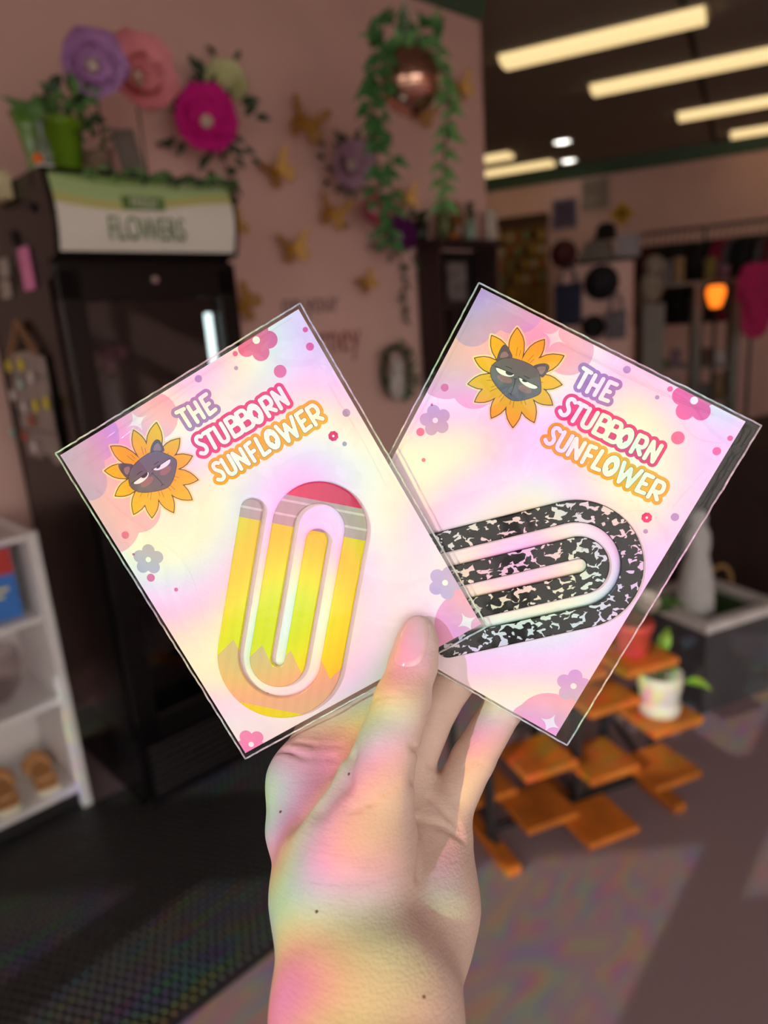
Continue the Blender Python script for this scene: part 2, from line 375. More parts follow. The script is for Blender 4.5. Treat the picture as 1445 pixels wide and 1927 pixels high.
def L_O(x, y): return [ell(x + 1.9, y + 3.4, 2.0, 3.5), ell(x + 1.9, y + 3.9, 1.75, 2.9), ell(x + 1.9, y + 4.6, 1.5, 2.1, 0, 180), ell(x + 1.9, y + 5.0, 1.0, 1.2, 0, 180)]
def L_R(x, y): return [[(x, y), (x + .1, y + 6.9)], smoothline([(x, y + .1), (x + 3.2, y - .3), (x + 3.7, y + 3.7), (x + .5, y + 4.0)]), [(x + 1.2, y + 4.0), (x + 3.4, y + 6.3)]]
def L_E(x, y): return [[(x + 2.8, y - .2), (x, y), (x, y + 6.9), (x + 2.9, y + 6.5)], [(x, y + 3.5), (x + 1.9, y + 3.3)]]
ROWS = [
    ('purple', srgb(164, 124, 196), [[(47.9, 9.1), (51.2, 9.4)], [(49.7, 9.3), (49.8, 16.0)], [(53.0, 9.5), (53.2, 16.2)], [(56.2, 9.4), (56.2, 16.0)], [(53.2, 12.8), (56.2, 12.7)]] + L_E(58.7, 9.2)),
    ('pink', srgb(232, 44, 128), L_S(48.4, 20.9) + [[(52.6, 21.1), (55.9, 21.1)], [(54.2, 21.1), (53.9, 28)]] + L_U(57.3, 21.2) + L_B(62.6, 21.1) + L_B(67.4, 21.1) + L_O(72.0, 21.4) + L_R(78.0, 21.3) + L_N(83.5, 21.2)),
    ('orange', srgb(246, 164, 30), L_S(48.8, 32.8) + L_U(53.4, 33) + L_N(58.4, 33.1, 3.5) + [[(66.4, 32.8), (64.2, 33.1), (64.4, 39.9)], [(64.3, 36.6), (66.3, 36.4)], [(69.0, 32.8), (68.7, 39.8), (71.4, 39.5)]] + L_O(72.6, 32.8) + [[(78.1, 32.8), (79.7, 40.0), (81.4, 33.8), (83.4, 40.0), (85.1, 32.6)]] + L_E(87.0, 32.9) + L_R(91.7, 33.0)),
]
def ptint(name, c, rough=.42): return mat('print_' + name, c, rough, var=.03, scale=150, spec=.4)
M_ptext = ptint('white', srgb(250, 246, 250)); M_pline = ptint('ink', srgb(96, 86, 112))
PRINT = []    # (name, mesh, material, layer)
for nm, c, ln in ROWS:
    xs = [p[0] for a in ln for p in a]; ys = [p[1] for a in ln for p in a]; bb = (min(xs) - 3, max(xs) + 3, min(ys) - 3, max(ys) + 3)
    PRINT.append((nm + '_lettering_outline', fill2d(strokes(ln, 2.05), *bb), ptint('txt_' + nm, c), 3))
    PRINT.append((nm + '_lettering_line', fill2d(strokes(ln, .92), *bb), M_pline, 4))
    PRINT.append((nm + '_lettering', fill2d(strokes(ln, .78), *bb), M_ptext, 5))
# cloud corners, dots and flowers
cl = lambda *cs: clipped(union(*[circ(*c) for c in cs]))
PRINT.append(('pink_cloud', fill2d(cl((2, 31, 13), (15, 33, 9), (26, 24, 13), (40, 6, 9), (20, 8, 20), (0, 12, 12)), 0, 52, 0, 48, .5), ptint('cloud_pink', srgb(246, 178, 212)), 1))
PRINT.append(('purple_cloud', fill2d(cl((1, 6, 13.5), (15, 0, 10.5), (4, 14, 7.5)), 0, 30, 0, 26, .5), ptint('cloud_purple', srgb(204, 160, 222)), 2))
PRINT.append(('pink_corner_cloud', fill2d(cl((104, 136, 13.5), (98, 139, 9), (109, 127, 8)), 84, 108, 116, 138, .5), ptint('cloud_rose', srgb(244, 166, 210)), 1))
PRINT.append(('pale_cloud', fill2d(cl((84, 0, 22), (104, 14, 15), (66, 0, 10)), 54, 108, 0, 32, .5), ptint('cloud_pale', srgb(240, 232, 242)), 1))
def flower2d(cx, cy, R, a0=0, n=5):
    ps = []
    for k in range(n):
        a = a0 + 2 * PI * k / n; ps.append(circ(cx + R * .58 * math.cos(a), cy + R * .58 * math.sin(a), R * .40))
    return union(circ(cx, cy, R * .35), *ps)
def sparkle(cx, cy, R):
    return lambda X, Y: (np.sqrt(np.abs(X - cx)) + np.sqrt(np.abs(Y - cy))) ** 2 / R - 1
for nm, cx, cy, R, a0, c, cc in (('pink_flower', 88.5, 1.6, 8.2, .5, srgb(232, 108, 168), 1), ('lilac_flower', 8.0, 51.7, 6.2, .25, srgb(190, 172, 210), 1), ('lavender_flower', 104.0, 117.0, 6.8, .6, srgb(202, 176, 228), 1), ('rose_flower', 4.0, 136, 6.5, .9, srgb(240, 140, 188), 1)):
    b = (max(0, cx - R - 1), min(CW, cx + R + 1), max(0, cy - R - 1), min(CH, cy + R + 1))
    PRINT.append((nm, fill2d(clipped(flower2d(cx, cy, R, a0)), *b), ptint(nm, c), 3))
    PRINT.append((nm + '_centre', fill2d(clipped(circ(cx, cy, R * .17)), *b), M_ptext, 4))
PRINT.append(('small_star_flower', fill2d(flower2d(95.3, 46.9, 2.0, 0, 8), 92, 98.5, 43.5, 50, .15), ptint('star', srgb(226, 40, 124)), 3))
PRINT.append(('star_flower_centre', fill2d(circ(95.3, 46.9, .45), 94, 97, 45, 49, .1), M_ptext, 4))
for cx, cy, R, c in ((90.3, 16, 2.4, 'rose'), (104.7, 13.9, 1.5, 'rose'), (106.4, 7.7, 1.0, 'rose'), (5.3, 39, 1.5, 'rose'), (5, 58.3, 1.6, 'rose'), (11.2, 67.3, .8, 'rose'), (4, 47, .5, 'rose'), (79, 1.8, 1.0, 'rose'), (104, 41.9, 1.5, 'lilac'), (97.5, 51.6, .9, 'lilac'), (62, 2.6, 1.4, 'lilac'), (76.5, 6.5, .8, 'lilac'), (20.2, 121.6, 1.1, 'lilac')):
    PRINT.append((c + '_dot', fill2d(clipped(circ(cx, cy, R)), max(0, cx - R - .5), cx + R + .5, max(0, cy - R - .5), cy + R + .5, .2), ptint('dot_' + c, srgb(232, 110, 164) if c == 'rose' else srgb(178, 158, 206)), 3))
for cx, cy, R in ((33, 4.2, 5), (103.6, 134.6, 5)):
    PRINT.append(('sparkle', fill2d(clipped(sparkle(cx, cy, R)), cx - R, min(CW, cx + R), max(0, cy - R), min(CH, cy + R), .15), ptint('sparkle', srgb(252, 226, 240)), 4))
# sunflower emblem with a cat face, traced in a 1445-wide zoom of photo region 870..1070 x 610..810
def ez(x, y): return card_uv('R', 870 + x / 7.225, 610 + y / 7.225)
TIPS = [(745, 45), (1118, 205), (1385, 428), (1358, 825), (1230, 1102), (978, 1342), (686, 1412), (390, 1282), (163, 1060), (70, 815), (160, 460), (393, 150)]
ec = np.array(ez(722, 720)); petals = []
for t in TIPS:
    p = np.array(ez(*t)); d = p - ec; Ln = np.linalg.norm(d); d /= Ln; q = np.array([-d[1], d[0]])
    pr = [(.25, .10), (.40, .135), (.55, .158), (.70, .155), (.82, .12), (.92, .062)]
    petals.append([tuple(ec + d * Ln * a + q * Ln * b) for a, b in pr] + [tuple(p)] + [tuple(ec + d * Ln * a - q * Ln * b) for a, b in reversed(pr)])
eb = (ec[0] - 20, ec[0] + 20, ec[1] - 20, ec[1] + 20)
pu = union(*[poly_sdf(p) for p in petals])
PRINT.append(('emblem_glow', fill2d(lambda X, Y: pu(X, Y) - .75, *eb, .3), ptint('glow', srgb(250, 214, 176)), 3))
PRINT.append(('petal_outline', fill2d(lambda X, Y: pu(X, Y) - .14, *eb, .2), ptint('outline', srgb(92, 66, 44)), 4))
PRINT.append(('petals', fill2d(union(*[poly_sdf(p, -.20) for p in petals]), *eb, .2), ptint('petal', srgb(244, 178, 28)), 5))
veins = []
for t in TIPS:
    p = np.array(ez(*t)); d = p - ec; q = np.array([-d[1], d[0]])
    veins.append([tuple(ec + d * .42), tuple(ec + d * .60 + q * .02)]); veins.append([tuple(ec + d * .42 + q * .06), tuple(ec + d * .54 + q * .085)])
PRINT.append(('petal_veins', fill2d(strokes(veins, .09), *eb, .12), ptint('vein', srgb(150, 96, 30)), 6))
zp = lambda pts, n=2: smoothpoly([ez(*p) for p in pts], n)
head = zp([(455, 508), (600, 445), (800, 490), (960, 565), (1042, 640), (1062, 760), (1074, 900), (1050, 955), (940, 1002), (800, 1042), (680, 1042), (600, 992), (500, 890), (400, 760), (372, 640), (395, 570)])
ear1 = zp([(462, 520), (475, 420), (545, 278), (605, 278), (655, 370), (695, 460), (600, 500)]); ear2 = zp([(940, 575), (1040, 535), (1150, 530), (1192, 580), (1150, 660), (1085, 745), (1040, 680)])
PRINT.append(('cat_ears', fill2d(union(poly_sdf(ear1), poly_sdf(ear2)), *eb, .2), ptint('ear', srgb(84, 80, 96)), 7))
PRINT.append(('cat_ear_lining', fill2d(union(poly_sdf(zp([(500, 470), (525, 395), (585, 360), (650, 440)])), poly_sdf(zp([(990, 595), (1080, 565), (1148, 590), (1105, 665), (1060, 695)]))), *eb, .2), ptint('lining', srgb(140, 118, 132)), 8))
PRINT.append(('cat_head_outline', fill2d(poly_sdf(head, .12), *eb, .2), ptint('headline', srgb(60, 56, 70)), 8))
PRINT.append(('cat_head', fill2d(poly_sdf(head, -.10), *eb, .2), ptint('head', srgb(100, 97, 112)), 9))
def blob(x, y, a, b, th):
    cx, cy = ez(x, y); c_, s_ = math.cos(th), math.sin(th)
    return lambda X, Y: np.hypot(((X - cx) * c_ + (Y - cy) * s_) / a, (-(X - cx) * s_ + (Y - cy) * c_) / b) - 1
PRINT.append(('cat_cheeks', fill2d(union(blob(575, 745, 3.0, 1.3, -.1), blob(850, 885, 2.6, 1.3, -.1)), *eb, .2), ptint('cheek', srgb(146, 108, 114)), 10))
eye1 = zp([(447, 582), (560, 628), (680, 678), (712, 685), (670, 718), (600, 712), (520, 682), (470, 640)]); eye2 = zp([(768, 718), (860, 772), (1000, 838), (1028, 860), (990, 882), (920, 872), (830, 822), (780, 772)])
PRINT.append(('cat_eye_whites', fill2d(union(poly_sdf(eye1), poly_sdf(eye2)), *eb, .15), M_ptext, 11))
PRINT.append(('cat_pupils', fill2d(union(poly_sdf(zp([(578, 632), (690, 672), (688, 694), (640, 700), (595, 682)])), poly_sdf(zp([(805, 745), (892, 780), (868, 794), (818, 784)]))), *eb, .12), ptint('pupil', srgb(56, 54, 66)), 12))
zl = lambda *p: smoothline([ez(*q) for q in p], 2)
PRINT.append(('cat_face_lines', fill2d(strokes([zl((718, 750), (700, 850), (660, 945)), zl((625, 945), (655, 942), (668, 970)), zl((590, 575), (640, 590), (675, 612)), zl((838, 705), (880, 722), (915, 742)), zl((700, 738), (720, 752), (738, 740)),
                                                zl((440, 570), (560, 622), (700, 680)), zl((760, 712), (880, 780), (1035, 850))], .13), *eb, .12), ptint('facel', srgb(44, 42, 52)), 13))

# card stock: pearly white with a weak thin-film sheen
def pearl(name):
    m = mat(name, srgb(244, 238, 246), .38, var=.02, scale=120, bump=.04, bscale=900, spec=.5); b = m.node_tree.nodes['Principled BSDF']
    b.inputs['Thin Film Thickness'].default_value = 420; b.inputs['Thin Film IOR'].default_value = 1.8
    return m
M_card = pearl('pearl_card_stock')
# paperclip centre line (mm): a runs along the bars, b across; u = 0.0530 mm
U_ = .0530
B1, B2, B3, B4 = 392 * U_, 636 * U_, 896 * U_, 1163 * U_
HW = 80 * U_
def clip_path(n=28):
    P = []
    P += [(B1, 230 * U_ + t * (1278 - 230) * U_) for t in np.linspace(0, 1, 14)]
    c = ((B1 + B4) / 2, 1278 * U_); r = (B4 - B1) / 2
    P += [(c[0] - r * math.cos(t), c[1] + r * math.sin(t)) for t in np.linspace(0, PI, n)][1:]
    P += [(B4, (1278 + t * (278 - 1278)) * U_) for t in np.linspace(0, 1, 14)][1:]
    c = ((B2 + B4) / 2, 278 * U_); r = (B4 - B2) / 2
    P += [(c[0] + r * math.cos(t), c[1] - r * math.sin(t)) for t in np.linspace(0, PI, n)][1:]
    P += [(B2, (278 + t * (1297 - 278)) * U_) for t in np.linspace(0, 1, 14)][1:]
    c = ((B2 + B3) / 2, 1297 * U_); r = (B3 - B2) / 2
    P += [(c[0] - r * math.cos(t), c[1] + r * math.sin(t)) for t in np.linspace(0, PI, n)][1:]
    P += [(B3, (1297 + t * (363 - 1297)) * U_) for t in np.linspace(0, 1, 14)][1:]
    return P
PATH = clip_path()
def clip_outline(hw):
    P = [np.array(p) for p in PATH]; L, R = [], []
    for i, p in enumerate(P):
        t = P[min(i + 1, len(P) - 1)] - P[max(i - 1, 0)]; t /= np.linalg.norm(t); q = np.array([-t[1], t[0]])
        L.append(p + q * hw); R.append(p - q * hw)
    def cap(p, t):                                     # round end around p, from left side to right side
        q = np.array([-t[1], t[0]]); return [p + hw * (q * math.cos(s) + t * math.sin(s)) for s in np.linspace(0, PI, 12)][1:-1]
    t1 = P[-1] - P[-2]; t1 /= np.linalg.norm(t1); t0 = P[0] - P[1]; t0 /= np.linalg.norm(t0)
    return L, cap(P[-1], t1), R, [p for p in cap(P[0], t0)]
def clip_ring(hw):
    L, c1, R, c0 = clip_outline(hw); return L, c1, R, c0
def clip_mesh(th, bev, name):
    """band with bevelled edges: z from 0 (back) to -th (front)"""
    levels = [(HW - bev * .7, 0), (HW, -bev * .7), (HW, -th + bev), (HW - bev * .6, -th + bev * .25), (HW - bev * 1.3, -th)]
    vs = []; rings = []
    for hw, z in levels:
        L, c1, R, c0 = clip_outline(hw); ring = L + c1 + R[::-1] + c0
        rings.append([len(vs) + k for k in range(len(ring))]); vs += [(p[0] / 1000, p[1] / 1000, z / 1000) for p in ring]
    n = len(rings[0]); fs = []
    for a, b in zip(rings[:-1], rings[1:]): fs += [(a[k], a[(k + 1) % n], b[(k + 1) % n], b[k]) for k in range(n)]
    m_ = len(PATH)
    for rg, rev in ((rings[0], True), (rings[-1], False)):
        Ls = rg[:m_]; c1 = rg[m_:m_ + 10]; Rs = rg[m_ + 10:2 * m_ + 10][::-1]; c0 = rg[2 * m_ + 10:]
        qs = [(Ls[i], Ls[i + 1], Rs[i + 1], Rs[i]) for i in range(m_ - 1)] + [tuple([Ls[-1]] + c1 + [Rs[-1]]), tuple([Rs[0]] + c0 + [Ls[0]])]
        fs += [tuple(reversed(q)) for q in qs] if rev else qs
    mb = MB(); mb.add(vs, fs); me = mb.mesh(name); return me
# pencil print: bands across the clip, colour chosen by distance along it
def pencil_mat():
    m = bpy.data.materials.new('pencil_print_acrylic'); m.use_nodes = True; n = m.node_tree.nodes; l = m.node_tree.links; b = n['Principled BSDF']
    tc = n.new('ShaderNodeTexCoord'); sp = n.new('ShaderNodeSeparateXYZ'); l.new(tc.outputs['Object'], sp.inputs[0])
    def math_(op, a, b_=None, c_=None):
        k = n.new('ShaderNodeMath'); k.operation = op
        for i, v in enumerate((a, b_, c_)):
            if v is None: continue
            if isinstance(v, (int, float)): k.inputs[i].default_value = v
            else: l.new(v, k.inputs[i])
        return k.outputs[0]
    A = math_('MULTIPLY', sp.outputs[1], 1000 / U_); Bc = math_('MULTIPLY', sp.outputs[0], 1000 / U_)
    def ramp(stops):                                     # constant colour steps over A in 0..2000 (offset 200)
        r = n.new('ShaderNodeValToRGB'); r.color_ramp.interpolation = 'CONSTANT'; e = r.color_ramp.elements
        e[0].position = 0; e[0].color = stops[0][1] + (1,); e[1].position = (stops[1][0] + 200) / 2200; e[1].color = stops[1][1] + (1,)
        for p, c in stops[2:]: k = e.new((p + 200) / 2200); k.color = c + (1,)
        return r
    yel, fer, wht, red, wood = srgb(236, 214, 0), srgb(190, 164, 152), srgb(222, 202, 188), srgb(224, 12, 82), srgb(232, 180, 134)
    r1 = ramp([(-200, red), (70, fer), (106, wht), (120, fer), (210, wht), (225, fer), (297, yel), (1673, yel)])
    A2 = math_('DIVIDE', math_('ADD', A, 200.0), 2200.0); l.new(A2, r1.inputs['Fac'])
    # zigzag: triangle wave in b, period 215, deepest at b = 742
    ph = math_('PINGPONG', math_('ADD', Bc, -742 + 2150.0), 107.5)
    zig = math_('SUBTRACT', 1362.0, math_('MULTIPLY', ph, 155 / 107.5))
    isw = math_('MULTIPLY', math_('GREATER_THAN', A, zig), math_('LESS_THAN', A, 1673.0))
    # three facets along each bar: slightly different yellow
    fc = math_('PINGPONG', math_('ADD', Bc, 3000.0), 40.0); fm = math_('MULTIPLY', math_('GREATER_THAN', fc, 22.0), .035)
    mx = n.new('ShaderNodeMix'); mx.data_type = 'RGBA'; l.new(isw, mx.inputs[0]); l.new(r1.outputs[0], mx.inputs[6]); mx.inputs[7].default_value = wood + (1,)
    hs = n.new('ShaderNodeHueSaturation'); l.new(mx.outputs[2], hs.inputs['Color']); l.new(math_('SUBTRACT', 1.02, fm), hs.inputs['Value'])
    l.new(hs.outputs[0], b.inputs['Base Color']); b.inputs['Roughness'].default_value = .25; b.inputs['Specular IOR Level'].default_value = .3; b.inputs['Coat Weight'].default_value = .25; b.inputs['Coat Roughness'].default_value = .04
    return m
def marble_mat():
    m = bpy.data.materials.new('composition_book_acrylic'); m.use_nodes = True; n = m.node_tree.nodes; l = m.node_tree.links; b = n['Principled BSDF']
    tc = n.new('ShaderNodeTexCoord'); mp = n.new('ShaderNodeMapping'); l.new(tc.outputs['Object'], mp.inputs[0]); mp.inputs['Scale'].default_value = (1, .7, 0)
    nz = n.new('ShaderNodeTexNoise'); nz.inputs['Scale'].default_value = 420; nz.inputs['Detail'].default_value = 1.0; l.new(mp.outputs[0], nz.inputs['Vector'])
    vm = n.new('ShaderNodeVectorMath'); vm.operation = 'MULTIPLY_ADD'; l.new(nz.outputs['Color'], vm.inputs[0]); vm.inputs[1].default_value = (.0042, .0042, 0); l.new(mp.outputs[0], vm.inputs[2])
    vo = n.new('ShaderNodeTexVoronoi'); vo.feature = 'DISTANCE_TO_EDGE'; vo.inputs['Scale'].default_value = 270; l.new(vm.outputs[0], vo.inputs['Vector'])
    n2 = n.new('ShaderNodeTexNoise'); n2.inputs['Scale'].default_value = 400; n2.inputs['Detail'].default_value = 1; l.new(mp.outputs[0], n2.inputs['Vector'])
    th = n.new('ShaderNodeMapRange'); th.inputs['From Min'].default_value = .45; th.inputs['From Max'].default_value = .66; th.inputs['To Min'].default_value = -.02; th.inputs['To Max'].default_value = .17; l.new(n2.outputs['Fac'], th.inputs['Value'])
    lt = n.new('ShaderNodeMath'); lt.operation = 'LESS_THAN'; l.new(vo.outputs['Distance'], lt.inputs[0]); l.new(th.outputs[0], lt.inputs[1])
    # printed face only: the cut edges stay black
    sp = n.new('ShaderNodeSeparateXYZ'); l.new(tc.outputs['Normal'], sp.inputs[0])
    fr = n.new('ShaderNodeMath'); fr.operation = 'LESS_THAN'; l.new(sp.outputs[2], fr.inputs[0]); fr.inputs[1].default_value = -.7
    mu = n.new('ShaderNodeMath'); mu.operation = 'MULTIPLY'; l.new(lt.outputs[0], mu.inputs[0]); l.new(fr.outputs[0], mu.inputs[1])
    mx = n.new('ShaderNodeMix'); mx.data_type = 'RGBA'; l.new(mu.outputs[0], mx.inputs[0]); mx.inputs[6].default_value = srgb(20, 17, 20) + (1,); mx.inputs[7].default_value = srgb(226, 216, 222) + (1,)
    l.new(mx.outputs[2], b.inputs['Base Color']); b.inputs['Roughness'].default_value = .2; b.inputs['Specular IOR Level'].default_value = .22
    return m
CLIP_ME = clip_mesh(2.2, .40, 'giant_paperclip')
CLIP_ME2 = CLIP_ME.copy()
CLIP_ME.materials.append(pencil_mat()); CLIP_ME2.materials.append(marble_mat())
def clip_frame(k, pxf, gap=.22):
    """matrix of the clip: its b axis and a axis laid on card k"""
    A0 = np.array(card_uv(k, *pxf(0, 700), lift=gap)); A1 = np.array(card_uv(k, *pxf(0, 1700), lift=gap))
    y = (A1 - A0); y /= np.linalg.norm(y)
    x = np.array([y[1], -y[0]]); cu = np.array(card_uv(k, *pxf(777.5, 1000), lift=gap))
    o = cu - x * 777.5 * U_ - y * 1000 * U_
    return Matrix(((x[0], y[0], 0, o[0] / 1000), (x[1], y[1], 0, o[1] / 1000), (0, 0, 1, -gap / 1000), (0, 0, 0, 1)))
def pxL(b, a): return 380 + (.988 * b - .153 * a) * .2595, 880 + (.153 * b + .988 * a) * .2595
def pxR(b, a):
    s = .2595 * 2.1095                                # clip units -> units of the traced zoom
    aa = 595 + (a - 1278) * s; bb = 474 - (b - 777.5) * s
    return 760 + (aa * .9796 + bb * .201) / 2.1095, 900 + (-.201 * aa + .98 * bb) / 2.1095
CLIPM = {'L': clip_frame('L', pxL), 'R': clip_frame('R', pxR)}
for k, me, lb in (('L', CLIP_ME, 'giant acrylic paperclip printed like a yellow pencil with a pink eraser end'), ('R', CLIP_ME2, 'giant black and white speckled acrylic paperclip like a composition book cover')):
    o = link('giant_paperclip', me, None, None); o.matrix_world = CM[k] @ CLIPM[k]; tag(o, lb, 'paperclip')
# the cards with their print
for k, lb in (('L', 'pearly pastel backing card holding the yellow pencil paperclip'), ('R', 'pearly pastel backing card holding the black speckled paperclip')):
    mb = MB().box((CW / 2000, CH / 2000, .0002), (CW / 1000, CH / 1000, .0004))
    c = link('backing_card', mb, M_card); c.matrix_world = CM[k]; tag(c, lb, 'card')
    for nm, me, m, layer in PRINT:
        o = shared_part(nm, me, c, Matrix.Translation((0, 0, -.000012 * layer)), m)
# clear sleeves: a sheet in front that tents over the clip, a sheet behind, welded edges
M_sleeve = clear_mat('clear_cellophane', (.985, .985, .985), .7, .05, 1.34, bump=.12, bscale=70)
M_weld = bpy.data.materials.new('welded_cellophane_edge'); M_weld.use_nodes = True
_n = M_weld.node_tree.nodes; _l = M_weld.node_tree.links; _p = _n['Principled BSDF']; _p.inputs['Base Color'].default_value = (.9, .9, .92, 1); _p.inputs['Roughness'].default_value = .12
_nz = _n.new('ShaderNodeTexNoise'); _nz.inputs['Scale'].default_value = 260; _tc = _n.new('ShaderNodeTexCoord'); _l.new(_tc.outputs['Object'], _nz.inputs['Vector'])
_mr = _n.new('ShaderNodeMapRange'); _mr.inputs['From Min'].default_value = .4; _mr.inputs['From Max'].default_value = .65; _mr.inputs['To Min'].default_value = .30; _mr.inputs['To Max'].default_value = .60; _l.new(_nz.outputs['Fac'], _mr.inputs['Value'])
_t = _n.new('ShaderNodeBsdfTransparent'); _m = _n.new('ShaderNodeMixShader'); _l.new(_mr.outputs[0], _m.inputs[0]); _l.new(_t.outputs[0], _m.inputs[1]); _l.new(_p.outputs[0], _m.inputs[2]); _l.new(_m.outputs[0], _n['Material Output'].inputs['Surface'])
def clip_dist(k, X, Y):
    Mi = CLIPM[k].inverted(); d = np.full(X.shape, 1e3)
    for a, b in zip(PATH[:-1:2], PATH[2::2]):
        pa = CLIPM[k] @ Vector((a[0] / 1000, a[1] / 1000, 0)); pb = CLIPM[k] @ Vector((b[0] / 1000, b[1] / 1000, 0))
        d = np.minimum(d, seg_d(X, Y, (pa.x * 1000, pa.y * 1000), (pb.x * 1000, pb.y * 1000)))
    return d - HW
def sleeve(k, x0, x1, y0, y1, label, seed):
    r = np.random.default_rng(seed)
    t = thing('cellophane_sleeve', label, 'sleeve', CM[k])
    nx, ny = 110, 140
    xs = np.linspace(x0, x1, nx); ys = np.linspace(y0, y1, ny); X, Y = np.meshgrid(xs, ys)
    d = clip_dist(k, X, Y); dd = np.maximum(d - .6, 0); Hh = .55 + 2.25 * np.exp(-(dd / 9.0) ** 1.3)
    edge = np.minimum(np.minimum(X - x0, x1 - X), np.minimum(Y - y0, y1 - Y))
    e2 = np.clip(edge / 5.0, 0, 1); e2 = e2 * e2 * (3 - 2 * e2)
    wr = np.zeros_like(X)
    for _ in range(16):                                  # soft wrinkles running in from the edges
        a = r.uniform(0, PI); px, py = r.uniform(x0, x1), r.uniform(y0, y1); Lw = r.uniform(8, 26); wd_ = r.uniform(.7, 1.8)
        s = (X - px) * math.cos(a) + (Y - py) * math.sin(a); q = -(X - px) * math.sin(a) + (Y - py) * math.cos(a) + .02 * s * s
        wr += r.uniform(.08, .3) * np.exp(-(s / Lw) ** 2 - (q / wd_) ** 2)
    Z = -(Hh + wr * e2 * np.clip(d / 4, 0, 1))
    Z = np.where((X < -.01) | (X > CW + .01) | (Y < -.01) | (Y > CH + .01), np.maximum(Z, -.9), Z)
    Z = Z * e2 - .12 * (1 - e2)
    Z = np.where(d < 1.0, np.minimum(Z, -2.62), np.minimum(Z, -.30))
    V = np.stack([X, Y, Z], -1).reshape(-1, 3) / 1000; ii = np.arange(nx * ny).reshape(ny, nx)
    Fq = np.stack([ii[:-1, :-1], ii[1:, :-1], ii[1:, 1:], ii[:-1, 1:]], -1).reshape(-1, 4)
    me = bpy.data.meshes.new('front_film'); me.from_pydata(V.tolist(), [], Fq.tolist()); me.polygons.foreach_set('use_smooth', [True] * len(me.polygons))
    link('front_film', me, M_sleeve, t)
    link('back_film', MB().add([(x0 / 1000, y0 / 1000, .0009), (x1 / 1000, y0 / 1000, .0009), (x1 / 1000, y1 / 1000, .0009), (x0 / 1000, y1 / 1000, .0009)], [(0, 1, 2, 3)]), M_sleeve, t)
    for (ax, ay), (bx, by) in (((x0, y0), (x1, y0)), ((x1, y0), (x1, y1)), ((x1, y1), (x0, y1)), ((x0, y1), (x0, y0))):
        pts = [(ax + (bx - ax) * q + (r.normal() * .06), ay + (by - ay) * q + (r.normal() * .06), -.1 + r.normal() * .08) for q in np.linspace(0, 1, 60)]
        link('welded_edge', MB().tube([(p[0] / 1000, p[1] / 1000, p[2] / 1000) for p in pts], .00038, 6), M_weld, t, smooth=True)
def folds(k, lines):
    t = [o for o in COL.objects if o.name.startswith('cellophane_sleeve')][0 if k == 'L' else 1]
    for pts, r0 in lines:
        P = smoothline(pts, 2); n = len(P)
        link('fold', MB().tube([(x / 1000, y / 1000, -z / 1000) for x, y, z in P], [max(.00004, 1.3 * r0 * math.sin(PI * (i + .5) / n) ** .5 / 1000) for i in range(n)], 8), M_sleeve, t, smooth=True)     # a raised crease in the clear film
sleeve('L', -1.2, CW + 1.6, -1.5, CH + 2.0, 'clear cellophane sleeve around the pencil paperclip card', 3)
sleeve('R', -1.8, CW + 5.5, -1.2, CH + 1.0, 'clear cellophane sleeve around the speckled paperclip card', 5)

folds('L', [([(2, 4.2, .9), (30, 3.2, 1.0), (70, 2.2, .9), (104, 1.6, .8)], .22), ([(6, 8.5, 1.0), (30, 6.2, 1.1), (60, 4.2, 1.0)], .16), ([(103.5, 30, 1.1), (104.3, 55, 1.2), (103.2, 74, 1.2)], .14), ([(4, 14, 1.1), (9, 30, 1.2), (15, 44, 1.3)], .16), ([(16, 46, 1.6), (22, 62, 1.8), (15, 84, 2.4)], .10)])
folds('R', [([(36, 5.2, .9), (60, 5.0, 1.0), (82, 4.4, 1.0), (97, 3.2, .9)], .40), ([(1.6, 10, .9), (1.9, 40, 1.0), (1.4, 76, .9)], .26), ([(85, 9, 1.2), (95, 14, 1.4), (104, 11, 1.2)], .14), ([(98, 44, 1.3), (90, 46, 1.5), (84, 52, 2.0)], .13), ([(104, 22, 1.2), (101, 40, 1.4)], .12)])

# ================================================================== THE HAND
D0 = 276.0                                    # mm, depth of the cards where the thumb pinches them
def hp(px, py, w): d = D0 - w; return np.array([(px - W / 2) / F * d, (py - H / 2) / F * d, d])   # mm in camera axes
